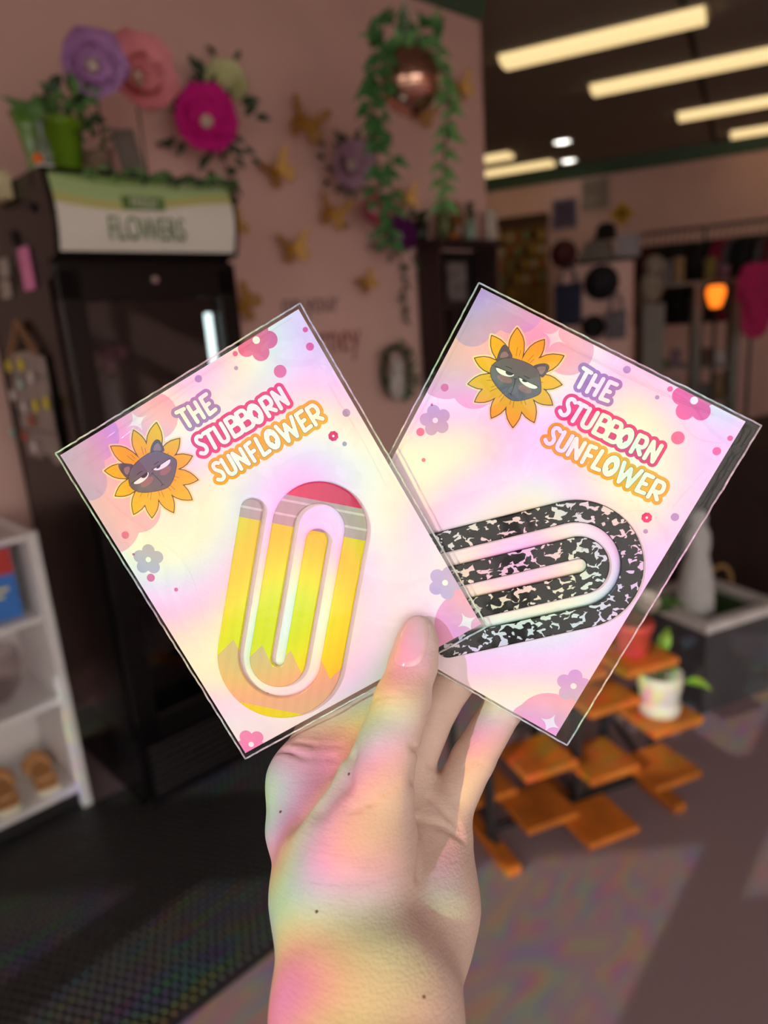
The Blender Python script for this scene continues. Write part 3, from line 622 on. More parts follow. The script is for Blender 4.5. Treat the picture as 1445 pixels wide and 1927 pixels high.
# tapered capsules: (px,py,w,r) -> (px,py,w,r), blend radius, flattening of depth
HAND = [
    ((690, 2130, 66, 30), (690, 1905, 44, 28.5), 6, .76),        # forearm
    ((690, 1905, 44, 28.5), (690, 1800, 27, 27), 14, .72),       # wrist
    ((640, 1800, 16, 17), (572, 1560, 0, 13.0), 12, 1),          # index metacarpal
    ((572, 1560, 0, 13.0), (568, 1460, -9, 12.6), 8, 1),
    ((670, 1790, 12, 16), (655, 1440, -12, 12.5), 12, 1),        # middle metacarpal
    ((720, 1790, 12, 16), (760, 1470, -12, 12.0), 12, 1),        # ring metacarpal
    ((765, 1790, 14, 15), (830, 1530, -7, 10.5), 12, 1),         # little metacarpal
    ((800, 1775, 21, 15.5), (812, 1700, 13, 15.0), 12, 1),       # heel of the palm
    ((812, 1700, 13, 15.0), (828, 1585, -2, 10.5), 12, 1),
    ((655, 1780, 30, 19), (640, 1680, 23, 21.5), 14, .9),        # ball of the thumb
    ((640, 1680, 23, 21.5), (668, 1575, 20, 19.5), 12, .9),
    ((668, 1575, 20, 19.5), (706, 1478, 20, 12.5), 12, .95),
    ((706, 1478, 20, 12.0), (732, 1395, 18, 10.1), 7, .95),      # thumb
    ((732, 1395, 18, 10.1), (756, 1322, 15, 9.6), 5, .95),
    ((756, 1322, 15, 9.6), (777, 1250, 8.3, 8.6), 5, .92),
    ((777, 1250, 8.3, 8.6), (785, 1207, 6.7, 7.6), 4, .85),
    ((785, 1207, 6.7, 7.6), (788, 1187, 6.1, 5.9), 3, .8),
    ((562, 1476, -8, 12.2), (606, 1385, -21.5, 10.8), 6, 1),       # index finger
    ((606, 1385, -21.5, 10.8), (668, 1290, -26, 9.6), 4, 1),
    ((668, 1290, -26, 9.6), (735, 1180, -19.2, 8.8), 3, 1),
    ((735, 1180, -19.2, 8.8), (770, 1115, -16.8, 7.6), 3, 1),
    ((655, 1440, -12, 12), (715, 1300, -20.5, 9.9), 6, 1),         # middle finger
    ((715, 1300, -20.5, 9.9), (790, 1170, -19.8, 9.0), 3, 1),
    ((790, 1170, -19.8, 9.0), (840, 1090, -18.0, 7.8), 3, 1),
    ((760, 1460, -11, 10.4), (824, 1325, -16.5, 8.6), 4, 1),         # ring finger
    ((824, 1325, -16.5, 8.6), (910, 1205, -14.9, 8.5), 2, 1),
    ((910, 1205, -14.9, 8.5), (960, 1125, -13.4, 7.4), 3, 1),
    ((834, 1538, -6, 10), (890, 1428, -12.5, 8.7), 2.5, 1),          # little finger
    ((890, 1428, -12.5, 8.7), (952, 1322, -13.8, 8.0), 2, 1),
    ((952, 1322, -13.8, 7.8), (995, 1235, -12.7, 6.6), 3, 1),
]
CREASE = [  # (points), radius mm, softness mm: thin grooves pressed into the surface
    ([(748, 1474, 27), (730, 1488, 31), (700, 1510, 33), (665, 1525, 35)], .9, 1.6),
    ([(782, 1540, 14), (790, 1600, 8), (788, 1650, 12)], 1.0, 2.5),
    ([(700, 1318, 24.5), (725, 1308, 25), (752, 1310, 25)], .5, 1.1), ([(704, 1328, 25), (730, 1322, 25.5), (756, 1326, 25)], .45, 1.0), ([(712, 1338, 25.5), (735, 1336, 26), (750, 1340, 25.5)], .4, 1.0),
    ([(776, 1468, 5), (810, 1500, 1), (845, 1535, 1), (868, 1560, 3)], 1.0, 2.0),
    ([(790, 1542, 9), (830, 1552, 9), (872, 1578, 4)], 1.0, 2.0),
    ([(872, 1446, -4), (895, 1432, -6), (915, 1440, -7)], .5, 1.2), ([(925, 1352, -11), (945, 1352, -12), (965, 1362, -13)], .5, 1.2),
    ([(525, 1412, 6), (570, 1422, 9), (625, 1425, 6), (660, 1420, 3)], .8, 2.0), ([(555, 1395, 6), (590, 1400, 4), (640, 1402, 0)], .6, 1.6),
    ([(775, 1405, 2), (810, 1440, -2), (830, 1448, -4)], .8, 1.8), ([(800, 1345, -6), (830, 1335, -9), (870, 1345, -11)], .5, 1.4),
    ([(655, 1425, 2), (640, 1470, 9), (600, 1520, 13)], 2.2, 5.0),
]
DENT = [((598, 1480, 16), (560, 1520, 19), 6.0, 8.0)]                  # hollow between thumb and index finger
def cap_d(P, a, b, ra, rb, fz):
    s = np.array([1, 1, 1 / fz]); p = P * s; a = a * s; b = b * s; ab = b - a
    t = np.clip(((p - a) @ ab) / (ab @ ab), 0, 1)
    return np.linalg.norm(p - a - t[..., None] * ab, axis=-1) - (ra + (rb - ra) * t)
def smin(a, b, k): h = np.maximum(k - np.abs(a - b), 0) / k; return np.minimum(a, b) - h * h * k * .25
def smax(a, b, k): return -smin(-a, -b, k)
HANDC = [(hp(*a[:3]), hp(*b[:3]), a[3], b[3], k, fz) for a, b, k, fz in HAND]
_w = hp(690, 2130, 66)                       # the arm runs on out of the picture to the elbow
HANDC.insert(0, (np.array([-2., 352, 96]), np.array([-4., 290, 142]), 42., 40., 10, 1.0)); HANDC.insert(1, (np.array([-4., 290, 142]), _w, 40., 30., 14, .9))
def hand_sdf_pts(P):
    d = None
    for a, b, ra, rb, k, fz in HANDC:
        q = cap_d(P, a, b, ra, rb, fz); d = q if d is None else smin(d, q, k)
    for a, b, r, k in DENT: d = smax(d, -cap_d(P, hp(*a), hp(*b), r, r, 1), k)
    for pts, r, k in CREASE:
        for a, b in zip(pts[:-1], pts[1:]): d = smax(d, -cap_d(P, hp(*a), hp(*b), r, r, 1), k)
    return d
def front_hit(px, py, d0=205.0, d1=275.0):
    """first point of the hand along the view ray of a pixel (mm)"""
    u = np.array([(px - W / 2) / F, (py - H / 2) / F, 1.0]); z = np.arange(d0, d1, .25); v = hand_sdf_pts(u * z[:, None])
    i = np.argmax(v < 0)
    if not v[i] < 0: return None
    return u * (z[i] - .25 * v[i] / (v[i] - v[i - 1])) if i else u * z[0]
# grooves follow the skin: drop each groove point onto the surface first
def _snap():
    global CREASE
    saved = CREASE; CREASE = []; out = []
    for pts, r, k in saved:
        q = []
        for x, y, w in pts:
            h = front_hit(x, y, 205, 312)
            q.append((x, y, D0 - h[2] + r * .75) if h is not None else (x, y, w))
        out.append((q, r, k))
    CREASE = out
_snap()
def sample_grid(h):
    lo = np.array([-62., 18, 46]); hi = np.array([72., 402, 318])
    n = np.ceil((hi - lo) / h).astype(int)
    ax = [lo[i] + h * np.arange(n[i]) for i in range(3)]
    D = np.full(n, 1e3)
    def region(a, b, m):
        p0 = np.minimum(a, b) - m; p1 = np.maximum(a, b) + m
        s = [slice(max(0, int((p0[i] - lo[i]) / h)), max(0, min(n[i], int((p1[i] - lo[i]) / h) + 2))) for i in range(3)]
        P = np.stack(np.meshgrid(ax[0][s[0]], ax[1][s[1]], ax[2][s[2]], indexing='ij'), -1); return tuple(s), P
    for a, b, ra, rb, k, fz in HANDC:
        s, P = region(a, b, max(ra, rb) + k + 4)
        if P.size: D[s] = smin(D[s], cap_d(P, a, b, ra, rb, fz), k)
    for a, b, r, k in DENT:
        a, b = hp(*a), hp(*b); s, P = region(a, b, r + k + 2); D[s] = smax(D[s], -cap_d(P, a, b, r, r, 1), k)
    for pts, r, k in CREASE:
        for a, b in zip(pts[:-1], pts[1:]):
            a, b = hp(*a), hp(*b); s, P = region(a, b, r + k + 2); D[s] = smax(D[s], -cap_d(P, a, b, r, r, 1), k)
    return D, lo, h
def surface_nets(D, lo, h):
    S = D < 0; n = np.array(D.shape) - 1
    off = [(i, j, k) for i in (0, 1) for j in (0, 1) for k in (0, 1)]
    cnt = sum(S[i:i + n[0], j:j + n[1], k:k + n[2]].astype(np.int8) for i, j, k in off)
    cells = np.argwhere((cnt > 0) & (cnt < 8)); acc = np.zeros((len(cells), 3)); num = np.zeros(len(cells))
    cv = [D[cells[:, 0] + i, cells[:, 1] + j, cells[:, 2] + k] for i, j, k in off]
    for p in range(8):
        for q in range(p + 1, 8):
            if sum(abs(off[p][z] - off[q][z]) for z in range(3)) != 1: continue
            x = (cv[p] < 0) != (cv[q] < 0); t = np.where(x, cv[p] / np.where(x, cv[p] - cv[q], 1), 0)
            o0, o1 = np.array(off[p], float), np.array(off[q], float)
            acc += x[:, None] * (o0 + t[:, None] * (o1 - o0)); num += x
    V = lo + (cells + acc / num[:, None]) * h
    vid = np.full(tuple(n), -1, int); vid[tuple(cells.T)] = np.arange(len(cells)); Fs = []
    for axis in range(3):
        o = [a for a in range(3) if a != axis]
        sl0 = [slice(1, -1)] * 3; sl1 = [slice(1, -1)] * 3; sl0[axis] = slice(0, -1); sl1[axis] = slice(1, None)
        A, B = S[tuple(sl0)], S[tuple(sl1)]
        e = np.argwhere(A != B); inv = A[tuple(e.T)]
        base = e + np.array([0 if a == axis else 1 for a in range(3)])
        def g(d0, d1): q = base.copy(); q[:, o[0]] += d0; q[:, o[1]] += d1; return vid[tuple(q.T)]
        q = np.stack([g(-1, -1), g(0, -1), g(0, 0), g(-1, 0)], -1)
        flip = inv if axis != 1 else ~inv
        q[~flip] = q[~flip][:, ::-1]; Fs.append(q)
    Fq = np.concatenate(Fs); Fq = Fq[(Fq >= 0).all(1)]
    return V, Fq
Dg, lo_, h_ = sample_grid(1.0)
HV, HF = surface_nets(Dg, lo_, h_)
me = bpy.data.meshes.new('hand'); me.from_pydata((HV / 1000).tolist(), [], HF.tolist()); me.polygons.foreach_set('use_smooth', [True] * len(me.polygons)); me.update()
def skin_mat():
    m = mat('skin', srgb(224, 194, 180), .5, var=.06, scale=55, bump=.0, sss=.06, spec=.35); n = m.node_tree.nodes; l = m.node_tree.links; b = n['Principled BSDF']
    tc = n.new('ShaderNodeTexCoord')
    vo = n.new('ShaderNodeTexVoronoi'); vo.inputs['Scale'].default_value = 850; l.new(tc.outputs['Object'], vo.inputs['Vector'])
    mp = n.new('ShaderNodeMapping'); mp.inputs['Rotation'].default_value = (0, 0, -.55); mp.inputs['Scale'].default_value = (1, 5, 1); l.new(tc.outputs['Object'], mp.inputs[0])
    n1 = n.new('ShaderNodeTexNoise'); n1.inputs['Scale'].default_value = 110; n1.inputs['Detail'].default_value = 6; n1.inputs['Distortion'].default_value = .6; l.new(mp.outputs[0], n1.inputs['Vector'])
    ad = n.new('ShaderNodeMath'); ad.operation = 'MULTIPLY_ADD'; l.new(vo.outputs['Distance'], ad.inputs[0]); ad.inputs[1].default_value = .35; l.new(n1.outputs['Fac'], ad.inputs[2])
    bp = n.new('ShaderNodeBump'); bp.inputs['Strength'].default_value = .22; bp.inputs['Distance'].default_value = .0014; l.new(ad.outputs[0], bp.inputs['Height']); l.new(bp.outputs['Normal'], b.inputs['Normal'])
    return m
hand = link('hand', me, skin_mat()); hand.matrix_world = CAMW
tag(hand, 'bare left hand pinching two packaged cards between thumb and fingers', 'hand')
# thumb nail: a plate laid on the thumb
nail = [(741, 1240), (744, 1249), (756, 1254), (774, 1255), (789, 1249), (799, 1232), (806, 1205), (806, 1180), (797, 1163), (784, 1159), (768, 1168), (756, 1190), (747, 1215)]
nb = smoothpoly(nail, 2); ncx, ncy = np.mean([p[0] for p in nb]), np.mean([p[1] for p in nb]); vs = []; RN = 7
for i in range(RN + 1):
    for x, y in nb:
        s = i / RN; qx, qy = ncx + (x - ncx) * s, ncy + (y - ncy) * s; h = front_hit(qx, qy)
        if h is None:
            for s2 in np.linspace(s, 0, 12):
                h = front_hit(ncx + (x - ncx) * s2, ncy + (y - ncy) * s2)
                if h is not None: break
        lift = .75 * (1 - max(0, s - .8) / .2 * .8)
        vs.append(h * (1 - lift / h[2]))
N = len(nb); fs = [(i * N + k, i * N + (k + 1) % N, (i + 1) * N + (k + 1) % N, (i + 1) * N + k) for i in range(RN) for k in range(N)]
nmb = MB().add(np.array(vs) / 1000, fs)
no = link('thumbnail', nmb, mat('nail', srgb(244, 202, 190), .14, var=.04, scale=90, spec=.6, coat=.5), hand, smooth=True); no['label'] = 'glossy natural thumbnail'
M_mole = mat('mole', srgb(120, 70, 52), .6)
for x, y in ((528, 1528), (657, 1457), (596, 1716), (797, 1877)):
    h = front_hit(x, y, 195)
    if h is not None: link('mole', MB().ball(tuple(h / 1000), (.0006, .0006, .0003), 8, 6), M_mole, hand)

# ================================================================== SHARED SMALL SHAPES
def leaf_mesh(name, bend=.25, lobed=False):
    prof = [(0, .02), (.15, .30), (.35, .46), (.6, .40), (.82, .2), (1, .0)] if not lobed else [(0, .1), (.08, .5), (.25, .42), (.4, .62), (.55, .36), (.8, .2), (1, 0)]
    vs = []; fs = []
    for t, w in prof:
        z = bend * math.sin(t * PI * .9) - bend * .6 * t
        vs += [(-w / 2, t, z + .10 * w), (0, t, z), (w / 2, t, z + .10 * w)]
    for i in range(len(prof) - 1):
        a = i * 3; fs += [(a, a + 1, a + 4, a + 3), (a + 1, a + 2, a + 5, a + 4)]
    return MB().add(vs, fs).mesh(name, True)
LEAF = leaf_mesh('leaf'); IVY = leaf_mesh('ivy_leaf', .2, True); LONGLEAF = leaf_mesh('long_leaf', .5)
def petal_mesh():
    vs = []; N = 6; K = 5
    for i in range(N + 1):
        t = i / N; w = 1.12 * math.sin(PI * min(1, t * .72 + .10)) ** .8
        for k in range(K):
            s = (k / (K - 1) - .5) * 2; ruff = .06 * math.sin(s * 7 + t * 3) * t
            vs.append((s * w / 2, t * math.cos(.5 * t) , .35 * t * t + .22 * s * s * w + ruff))
    fs = [(i * K + k, i * K + k + 1, (i + 1) * K + k + 1, (i + 1) * K + k) for i in range(N) for k in range(K - 1)]
    return MB().add(vs, fs).mesh('petal', True)
PETAL = petal_mesh()
def leaf_m(c, d, n, s): return Matrix.Translation(Vector(c)) @ basis(d, n) @ Matrix.Scale(s, 4)
RX90 = Matrix.Rotation(PI / 2, 4, 'X')
M_leafd = mat('dark_leaf', srgb(44, 66, 40), .55, var=.25, scale=8); M_leaf = mat('green_leaf', srgb(84, 124, 62), .5, var=.2, scale=8); M_leafl = mat('lime_leaf', srgb(150, 190, 70), .5, var=.2, scale=8)
M_pale = mat('flower_centre', srgb(214, 200, 178), .8, bump=.5, bscale=200)
def paper_flower(label, M, R, m, seed, cup=.55, leaves=0, lm=None, group='giant paper flowers on the wall', lr=1.5):
    r = random.Random(seed); t = thing('paper_flower', label, 'paper flower', M, group)
    for ring, (n, s, tilt) in enumerate(((5, 1.0, cup * .5), (5, .66, cup), (4, .36, cup * 1.6))):
        for k in range(n):
            a = 2 * PI * k / n + ring * .6 + r.uniform(-.12, .12)
            Mx = Matrix.Rotation(a, 4, 'Z') @ Matrix.Translation((0, .02 * R, .03 * R * ring)) @ Matrix.Rotation(tilt + r.uniform(-.12, .12), 4, 'X') @ Matrix.Scale(R * s * r.uniform(.9, 1.08), 4)
            shared_part('petal', PETAL, t, Mx, m)
    cb = MB().ball((0, 0, .20 * R), (.19 * R, .19 * R, .13 * R), 12, 7)
    for k in range(10): a = k * 2.4; cb.ball((.12 * R * math.cos(a), .12 * R * math.sin(a), .24 * R), .045 * R, 6, 4)
    link('flower_centre', cb, M_pale, t, smooth=True)
    for k in range(leaves):
        a = r.uniform(0, 2 * PI); rr = R * r.uniform(.55, lr); p = (rr * math.cos(a), rr * math.sin(a), r.uniform(-.02, .05) * R)
        shared_part('leaf', LEAF, t, leaf_m(p, (math.cos(a) + r.uniform(-.5, .5), math.sin(a) + r.uniform(-.5, .5), r.uniform(.1, .5)), (0, 0, 1), R * r.uniform(.35, .6)), lm or M_leafd)
    return t
def text_mesh(s, size, extrude=.001, xs=1.0, bold=0.0):
    cu = bpy.data.curves.new('text', 'FONT'); cu.body = s; cu.size = size; cu.extrude = extrude; cu.align_x = 'CENTER'; cu.align_y = 'CENTER'; cu.offset = bold
    o = bpy.data.objects.new('text', cu); COL.objects.link(o); bpy.context.view_layer.update()
    me = bpy.data.meshes.new_from_object(o.evaluated_get(bpy.context.evaluated_depsgraph_get())); bpy.data.objects.remove(o); bpy.data.curves.remove(cu)
    me.transform(Matrix.Diagonal((xs, 1, 1, 1))); return me
def rbx(c, d, r=.004, R=None): return MB().rbox(c, d, r, R)

# ================================================================== FLOWER COOLER
CWd, CDp, CHt = .56, .62, 1.945
M_black = mat('glossy_black_steel', srgb(15, 13, 14), .22, var=.1, spec=.3)
M_int = mat('black_liner', srgb(10, 10, 11), .6)
M_cglass = clear_mat('cooler_door_glass', (.55, .55, .56), .9, .02, 1.5)
ck = thing('display_cooler', 'tall black glass-door flower cooler with a white and green header sign', 'cooler', WM)
body = MB(); T = .04
body.box((T / 2, CDp / 2 + .03, CHt / 2), (T, CDp - .06, CHt)).box((CWd - T / 2, CDp / 2 + .03, CHt / 2), (T, CDp - .06, CHt))
body.box((CWd / 2, CDp - T / 2, CHt / 2), (CWd, T, CHt)).box((CWd / 2, CDp / 2, CHt - .02), (CWd, CDp - .06, .04)).box((CWd / 2, CDp / 2, .14), (CWd, CDp - .06, .22)).box((CWd / 2, .28, 1.70), (CWd, .50, .05))
link('cabinet', body, M_black, ck)
dr = link('door', MB().rbox((.035, .015, .97), (.07, .03, 1.46), .006).rbox((CWd - .035, .015, .97), (.07, .03, 1.46), .006).rbox((CWd / 2, .015, .285), (CWd, .03, .09), .006).rbox((CWd / 2, .015, 1.66), (CWd, .03, .10), .006), M_black, ck)
link('door_glass', MB().box((CWd / 2, .02, .97), (CWd - .14, .006, 1.30)), M_cglass, dr)
link('door_handle', MB().tube([(CWd - .03, -.002, .72), (CWd - .03, -.045, .75), (CWd - .03, -.045, 1.15), (CWd - .03, -.002, 1.18)], .011, 10), mat('grey_handle', srgb(70, 70, 72), .3), dr, smooth=True)
link('lock', MB().lathe([(.012, 0), (.012, .008), (.009, .011), (.001, .011)], 14, (0, 0, 0)), mat('chrome', srgb(210, 210, 214), .15, metal=1), dr, Matrix.Translation((CWd / 2, 0, 1.665)) @ RX90)
for k in range(7): link('grille_slat', MB().box((CWd / 2, .02, .055 + k * .026), (CWd - .06, .02, .010), Matrix.Rotation(-.5, 3, 'X')), M_dark, ck)
link('kick_plate', MB().box((CWd / 2, .05, .02), (CWd - .04, .02, .04)), M_dark, ck)
for z in (.50, .86, 1.24):
    sh = MB()
    for k in range(12): sh.box((.06 + k * .04, .33, z), (.004, .50, .004))
    sh.box((CWd / 2, .09, z), (CWd - .1, .006, .012)).box((CWd / 2, .56, z), (CWd - .1, .006, .012)); link('wire_shelf', sh, mat('black_wire', srgb(40, 40, 42), .4), ck)
led0, led1 = wpt(388, 572, .06), wpt(415, 700, .06)
link('led_strip', MB().rbox((CWd - .085, .055, .98), (.018, .018, 1.17), .004), mat('led_strip', (1, 1, 1), .4, emit=5, emit_col=(.82, 1.0, .97), var=.01), ck)
# header sign: a gently bulging panel in a black surround
HZ0, HZ1 = 1.722, 1.945
hs = MB(); Nn = 8
prof = [(.0, HZ0), (-.028, HZ0 + .008)] + [(-.028 - .022 * math.sin(PI * k / Nn) , HZ0 + .012 + (HZ1 - HZ0 - .024) * k / Nn) for k in range(Nn + 1)] + [(-.026, HZ1 - .002), (.03, HZ1), (.06, HZ1 - .02), (.06, HZ0)]
hs.prism(prof, 0, CWd, 'yz'); hd = link('header', hs, M_black, ck)
def sign_mat():
    m = mat('header_sign_print', srgb(226, 220, 210), .4, var=.01); n = m.node_tree.nodes; l = m.node_tree.links; b = n['Principled BSDF']
    tc = n.new('ShaderNodeTexCoord'); sp = n.new('ShaderNodeSeparateXYZ'); l.new(tc.outputs['Object'], sp.inputs[0])
    def mt(op, a, c):
        k = n.new('ShaderNodeMath'); k.operation = op
        for i, v in enumerate((a, c)):
            if isinstance(v, (int, float)): k.inputs[i].default_value = v
            else: l.new(v, k.inputs[i])
        return k.outputs[0]
    wave = mt('MULTIPLY', mt('SINE', mt('MULTIPLY', sp.outputs[0], 8.5), 0), .018)
    h = mt('ADD', sp.outputs[2], wave)
    def over(base, thr, col):
        k = n.new('ShaderNodeMix'); k.data_type = 'RGBA'; l.new(mt('GREATER_THAN', h, thr), k.inputs[0])
        if isinstance(base, tuple): k.inputs[6].default_value = base + (1,)
        else: l.new(base, k.inputs[6])
        k.inputs[7].default_value = col + (1,); return k.outputs[2]
    c = over(srgb(226, 220, 210), HZ0 + .137, srgb(196, 190, 120)); c = over(c, HZ0 + .160, srgb(176, 200, 140)); c = over(c, HZ0 + .205, srgb(140, 170, 100))
    l.new(c, b.inputs['Base Color'])
    return m
M_sign = sign_mat()
pp = [(-.0295 - .0225 * math.sin(PI * k / Nn), HZ0 + .016 + (HZ1 - HZ0 - .032) * k / Nn) for k in range(Nn + 1)]
link('sign_panel', MB().prism(pp + [(p[0] + .004, p[1]) for p in reversed(pp)], .014, CWd - .014, 'yz'), M_sign, hd)
M_sgreen = mat('sign_green', srgb(84, 118, 58), .5)
def sign_y(z): return -.0315 - .0225 * math.sin(PI * (z - HZ0 - .016) / (HZ1 - HZ0 - .032))
a, b_ = wpt(206, 434, -.05), wpt(346, 436, -.05)
link('sign_lettering', text_mesh('FLOWERS', .088, .0015, .60), M_sgreen, hd, Matrix.Translation(((a[0] + b_[0]) / 2, sign_y(1.79) - .003, 1.793)) @ RX90)
p = wpt(270, 388, -.05)
link('sign_banner', MB().box((p[0], sign_y(1.862) - .001, 1.862), (.125, .003, .034)), M_sgreen, hd)
link('banner_lettering', text_mesh('FRESH', .034, .001, .85), mat('sign_cream', srgb(216, 214, 190), .5), hd, Matrix.Translation((p[0], sign_y(1.862) - .004, 1.862)) @ RX90)
# flowers and foliage inside the cooler
for k, (x, y, z, c, lb) in enumerate(((.17, .30, .865, srgb(196, 120, 140), 'glass vase of dusty pink blooms on the middle cooler shelf'), (.36, .34, .865, srgb(200, 180, 90), 'glass vase of yellow and white blooms on the middle cooler shelf'), (.22, .32, 1.245, srgb(180, 70, 110), 'small vase with a dark pink bloom on the top cooler shelf'), (.30, .32, .505, srgb(190, 100, 70), 'vase of rust coloured blooms on the low cooler shelf'))):
    t = thing('flower_vase', lb, 'vase of flowers', WL(x, y, z), 'vases inside the cooler')
    link('vase', MB().lathe([(.04, .0), (.045, .02), (.032, .09), (.042, .13), (.038, .13), (.028, .09), (.001, .01)], 16), mat('vase_glass', srgb(120, 130, 130), .1, spec=.6), t, smooth=True)
    for j in range(7):
        a = j * 2.4; q = (.055 * math.cos(a) * (j / 7 + .3), .055 * math.sin(a) * (j / 7 + .3), .18 + .02 * (j % 3))
        link('bloom', MB().ball(q, .028, 10, 6), mat('bloom%d' % k, c, .8, var=.3, scale=60, bump=.6, bscale=120), t, smooth=True)
        link('stem', MB().tube([(0, 0, .05), q], .003, 5), M_leafd, t)

# things standing on the cooler
def pot(name, label, cat, M, prof, m, part='pot', seg=28): t = thing(name, label, cat, M); link(part, MB().lathe(prof, seg), m, t, smooth=True); return t
TOPZ = CHt + .001
def top(px, y): return wpt(px, 300, y)[0]
bx_ = top(122, .22)
M_gp = mat('green_bucket', srgb(112, 150, 34), .35, var=.06)
t = pot('flower_bucket', 'round green bucket with leafy plant standing on the cooler', 'bucket', WL(bx_, .22, TOPZ), [(.045, 0), (.048, .004), (.060, .155), (.066, .157), (.066, .175), (.062, .175), (.056, .15), (.001, .14)], M_gp)
r = random.Random(2)
for k in range(34):
    a = r.uniform(0, 2 * PI); el = r.uniform(-.2, 1.2); d = (math.cos(a) * math.cos(el) + .35, math.sin(a) * math.cos(el), math.sin(el)); c = (r.uniform(-.04, .09), r.uniform(-.05, .04), .16 + r.uniform(0, .085))
    shared_part('leaf', LEAF, t, leaf_m(c, d, (0, -1, .3), r.uniform(.045, .08)), M_leaf if k % 3 else M_leafd)
vx = top(58, .16)
t = pot('green_vase', 'slender green tulip-shaped vase beside the green bucket', 'vase', WL(vx + .005, .15, TOPZ), [(.020, 0), (.022, .01), (.018, .05), (.030, .12), (.045, .165), (.041, .165), (.026, .12), (.001, .04)], mat('green_glass', srgb(90, 130, 50), .12, spec=.7))
for k in range(4): shared_part('leaf', LONGLEAF, t, leaf_m((0, 0, .13), (math.cos(k * 1.7), math.sin(k * 1.7) * .6, 1.2), (0, -1, .2), .09), M_leaf)
t = pot('glass_bottle', 'small clear glass bottle in front of the green bucket', 'bottle', WL(top(84, .09), .085, TOPZ), [(.016, 0), (.018, .004), (.018, .07), (.008, .095), (.008, .125), (.010, .127), (.010, .132), (.001, .132)], mat('clear_bottle', srgb(190, 205, 195), .05, trans=.8, spec=.6), 'bottle')
o = link('orange_ball', MB().ball((0, 0, .013), .0135, 14, 9).tube([(0, 0, .024), (.001, .002, .030)], .0022, 5), mat('bright_orange', srgb(240, 110, 24), .4), None, smooth=True); o.matrix_world = WL(top(71, .03), .028, TOPZ + .012); tag(o, 'tiny bright orange pumpkin on a white box on the cooler', 'pumpkin')
o = link('white_box', rbx((0, 0, .0065), (.042, .022, .012), .002), M_white, None); o.matrix_world = WL(top(82, .03), .028, TOPZ); tag(o, 'small white box lying at the front of the cooler top', 'box')
M_pur = mat('purple_paper', srgb(196, 146, 202), .75, var=.12, scale=10); M_pkp = mat('pink_paper', srgb(240, 156, 164), .75, var=.12, scale=10); M_mag = mat('magenta_paper', srgb(226, 30, 150), .7, var=.12, scale=10); M_crm = mat('cream_paper', srgb(214, 212, 160), .75, var=.1, scale=10); M_lil = mat('lilac_paper', srgb(186, 148, 170), .75, var=.12, scale=10); M_dpu = mat('deep_purple_paper', srgb(96, 14, 92), .7, var=.12, scale=10)
def wallflower(px, py, y, label, R, m, seed, leaves=0, yaw=-.45, pitch=0.0, cup=.55, lm=None, group='giant paper flowers on the wall', lr=1.5):
    q = wpt(px, py, y - .03)
    return paper_flower(label, WL(*q) @ Matrix.Rotation(yaw, 4, 'Z') @ Matrix.Rotation(pitch, 4, 'X') @ RX90, R, m, seed, cup, leaves, lm, group, lr)
def stem_part(t, p_local_end):
    link('stem', MB().tube([(0, 0, 0), tuple(p_local_end)], .004, 6), M_leafd, t)
f1 = wallflower(172, 125, .24, 'purple paper flower rising from the green bucket', .118, M_pur, 3, 0, -.35, .2, .5, group='paper flowers standing on the cooler')
f2 = wallflower(252, 152, .36, 'blush pink ruffled paper flower behind the purple one on the cooler', .150, M_pkp, 4, 0, -.1, .0, .6, group='paper flowers standing on the cooler')
for f in (f1, f2):
    e = f.matrix_world.inverted() @ (WM @ Vector((WM.inverted() @ f.matrix_world.translation).to_tuple()[:2] + (TOPZ,))); stem_part(f, e)
sx_ = top(268, .40)
o = link('grey_board', rbx((0, 0, .125), (.085, .012, .25), .003, None), mat('grey_board', srgb(128, 118, 112), .6), None); o.matrix_world = WL(sx_ + .02, .47, TOPZ + .0062) @ Matrix.Rotation(-.12, 4, 'X') @ Matrix.Rotation(-.12, 4, 'Y'); tag(o, 'plain grey board leaning behind the flowers on the cooler', 'board')
t = pot('twine_pot', 'small brown woven pot with trailing leaves next to the green bucket', 'pot', WL(top(186, .14), .14, TOPZ), [(.032, 0), (.036, .01), (.040, .075), (.043, .085), (.036, .085), (.001, .07)], mat('woven_brown', srgb(130, 104, 88), .9, var=.35, scale=60, bump=.8, bscale=120))
for k in range(12): a = k * 2.4; shared_part('leaf', LEAF, t, leaf_m((.03 * math.cos(a), .03 * math.sin(a), .085 + .004 * k), (math.cos(a), math.sin(a), .3), (0, 0, 1), .045), M_leafd if k % 2 else M_leaf)
# leaf garland along the front of the header
t = thing('leaf_garland', 'green leaf garland drooping over the top of the cooler sign', 'garland', WL(0, -.065, HZ1))
gp = [(.12 + .44 * k / 40, -.002 * math.sin(k), .004 + .008 * math.sin(k * .8) - .012) for k in range(41)]
link('vine', MB().tube(gp, .0025, 5), M_leafd, t)
r = random.Random(5)
for k in range(60):
    x, y, z = gp[r.randrange(41)]; a = r.uniform(-1.2, 1.2)
    shared_part('leaf', LEAF, t, leaf_m((x, y - .004, z), (math.sin(a), -.15, -abs(math.cos(a)) * r.uniform(.2, 1)), (0, -1, 0), r.uniform(.022, .04)), M_leaf if k % 2 else M_leafd)

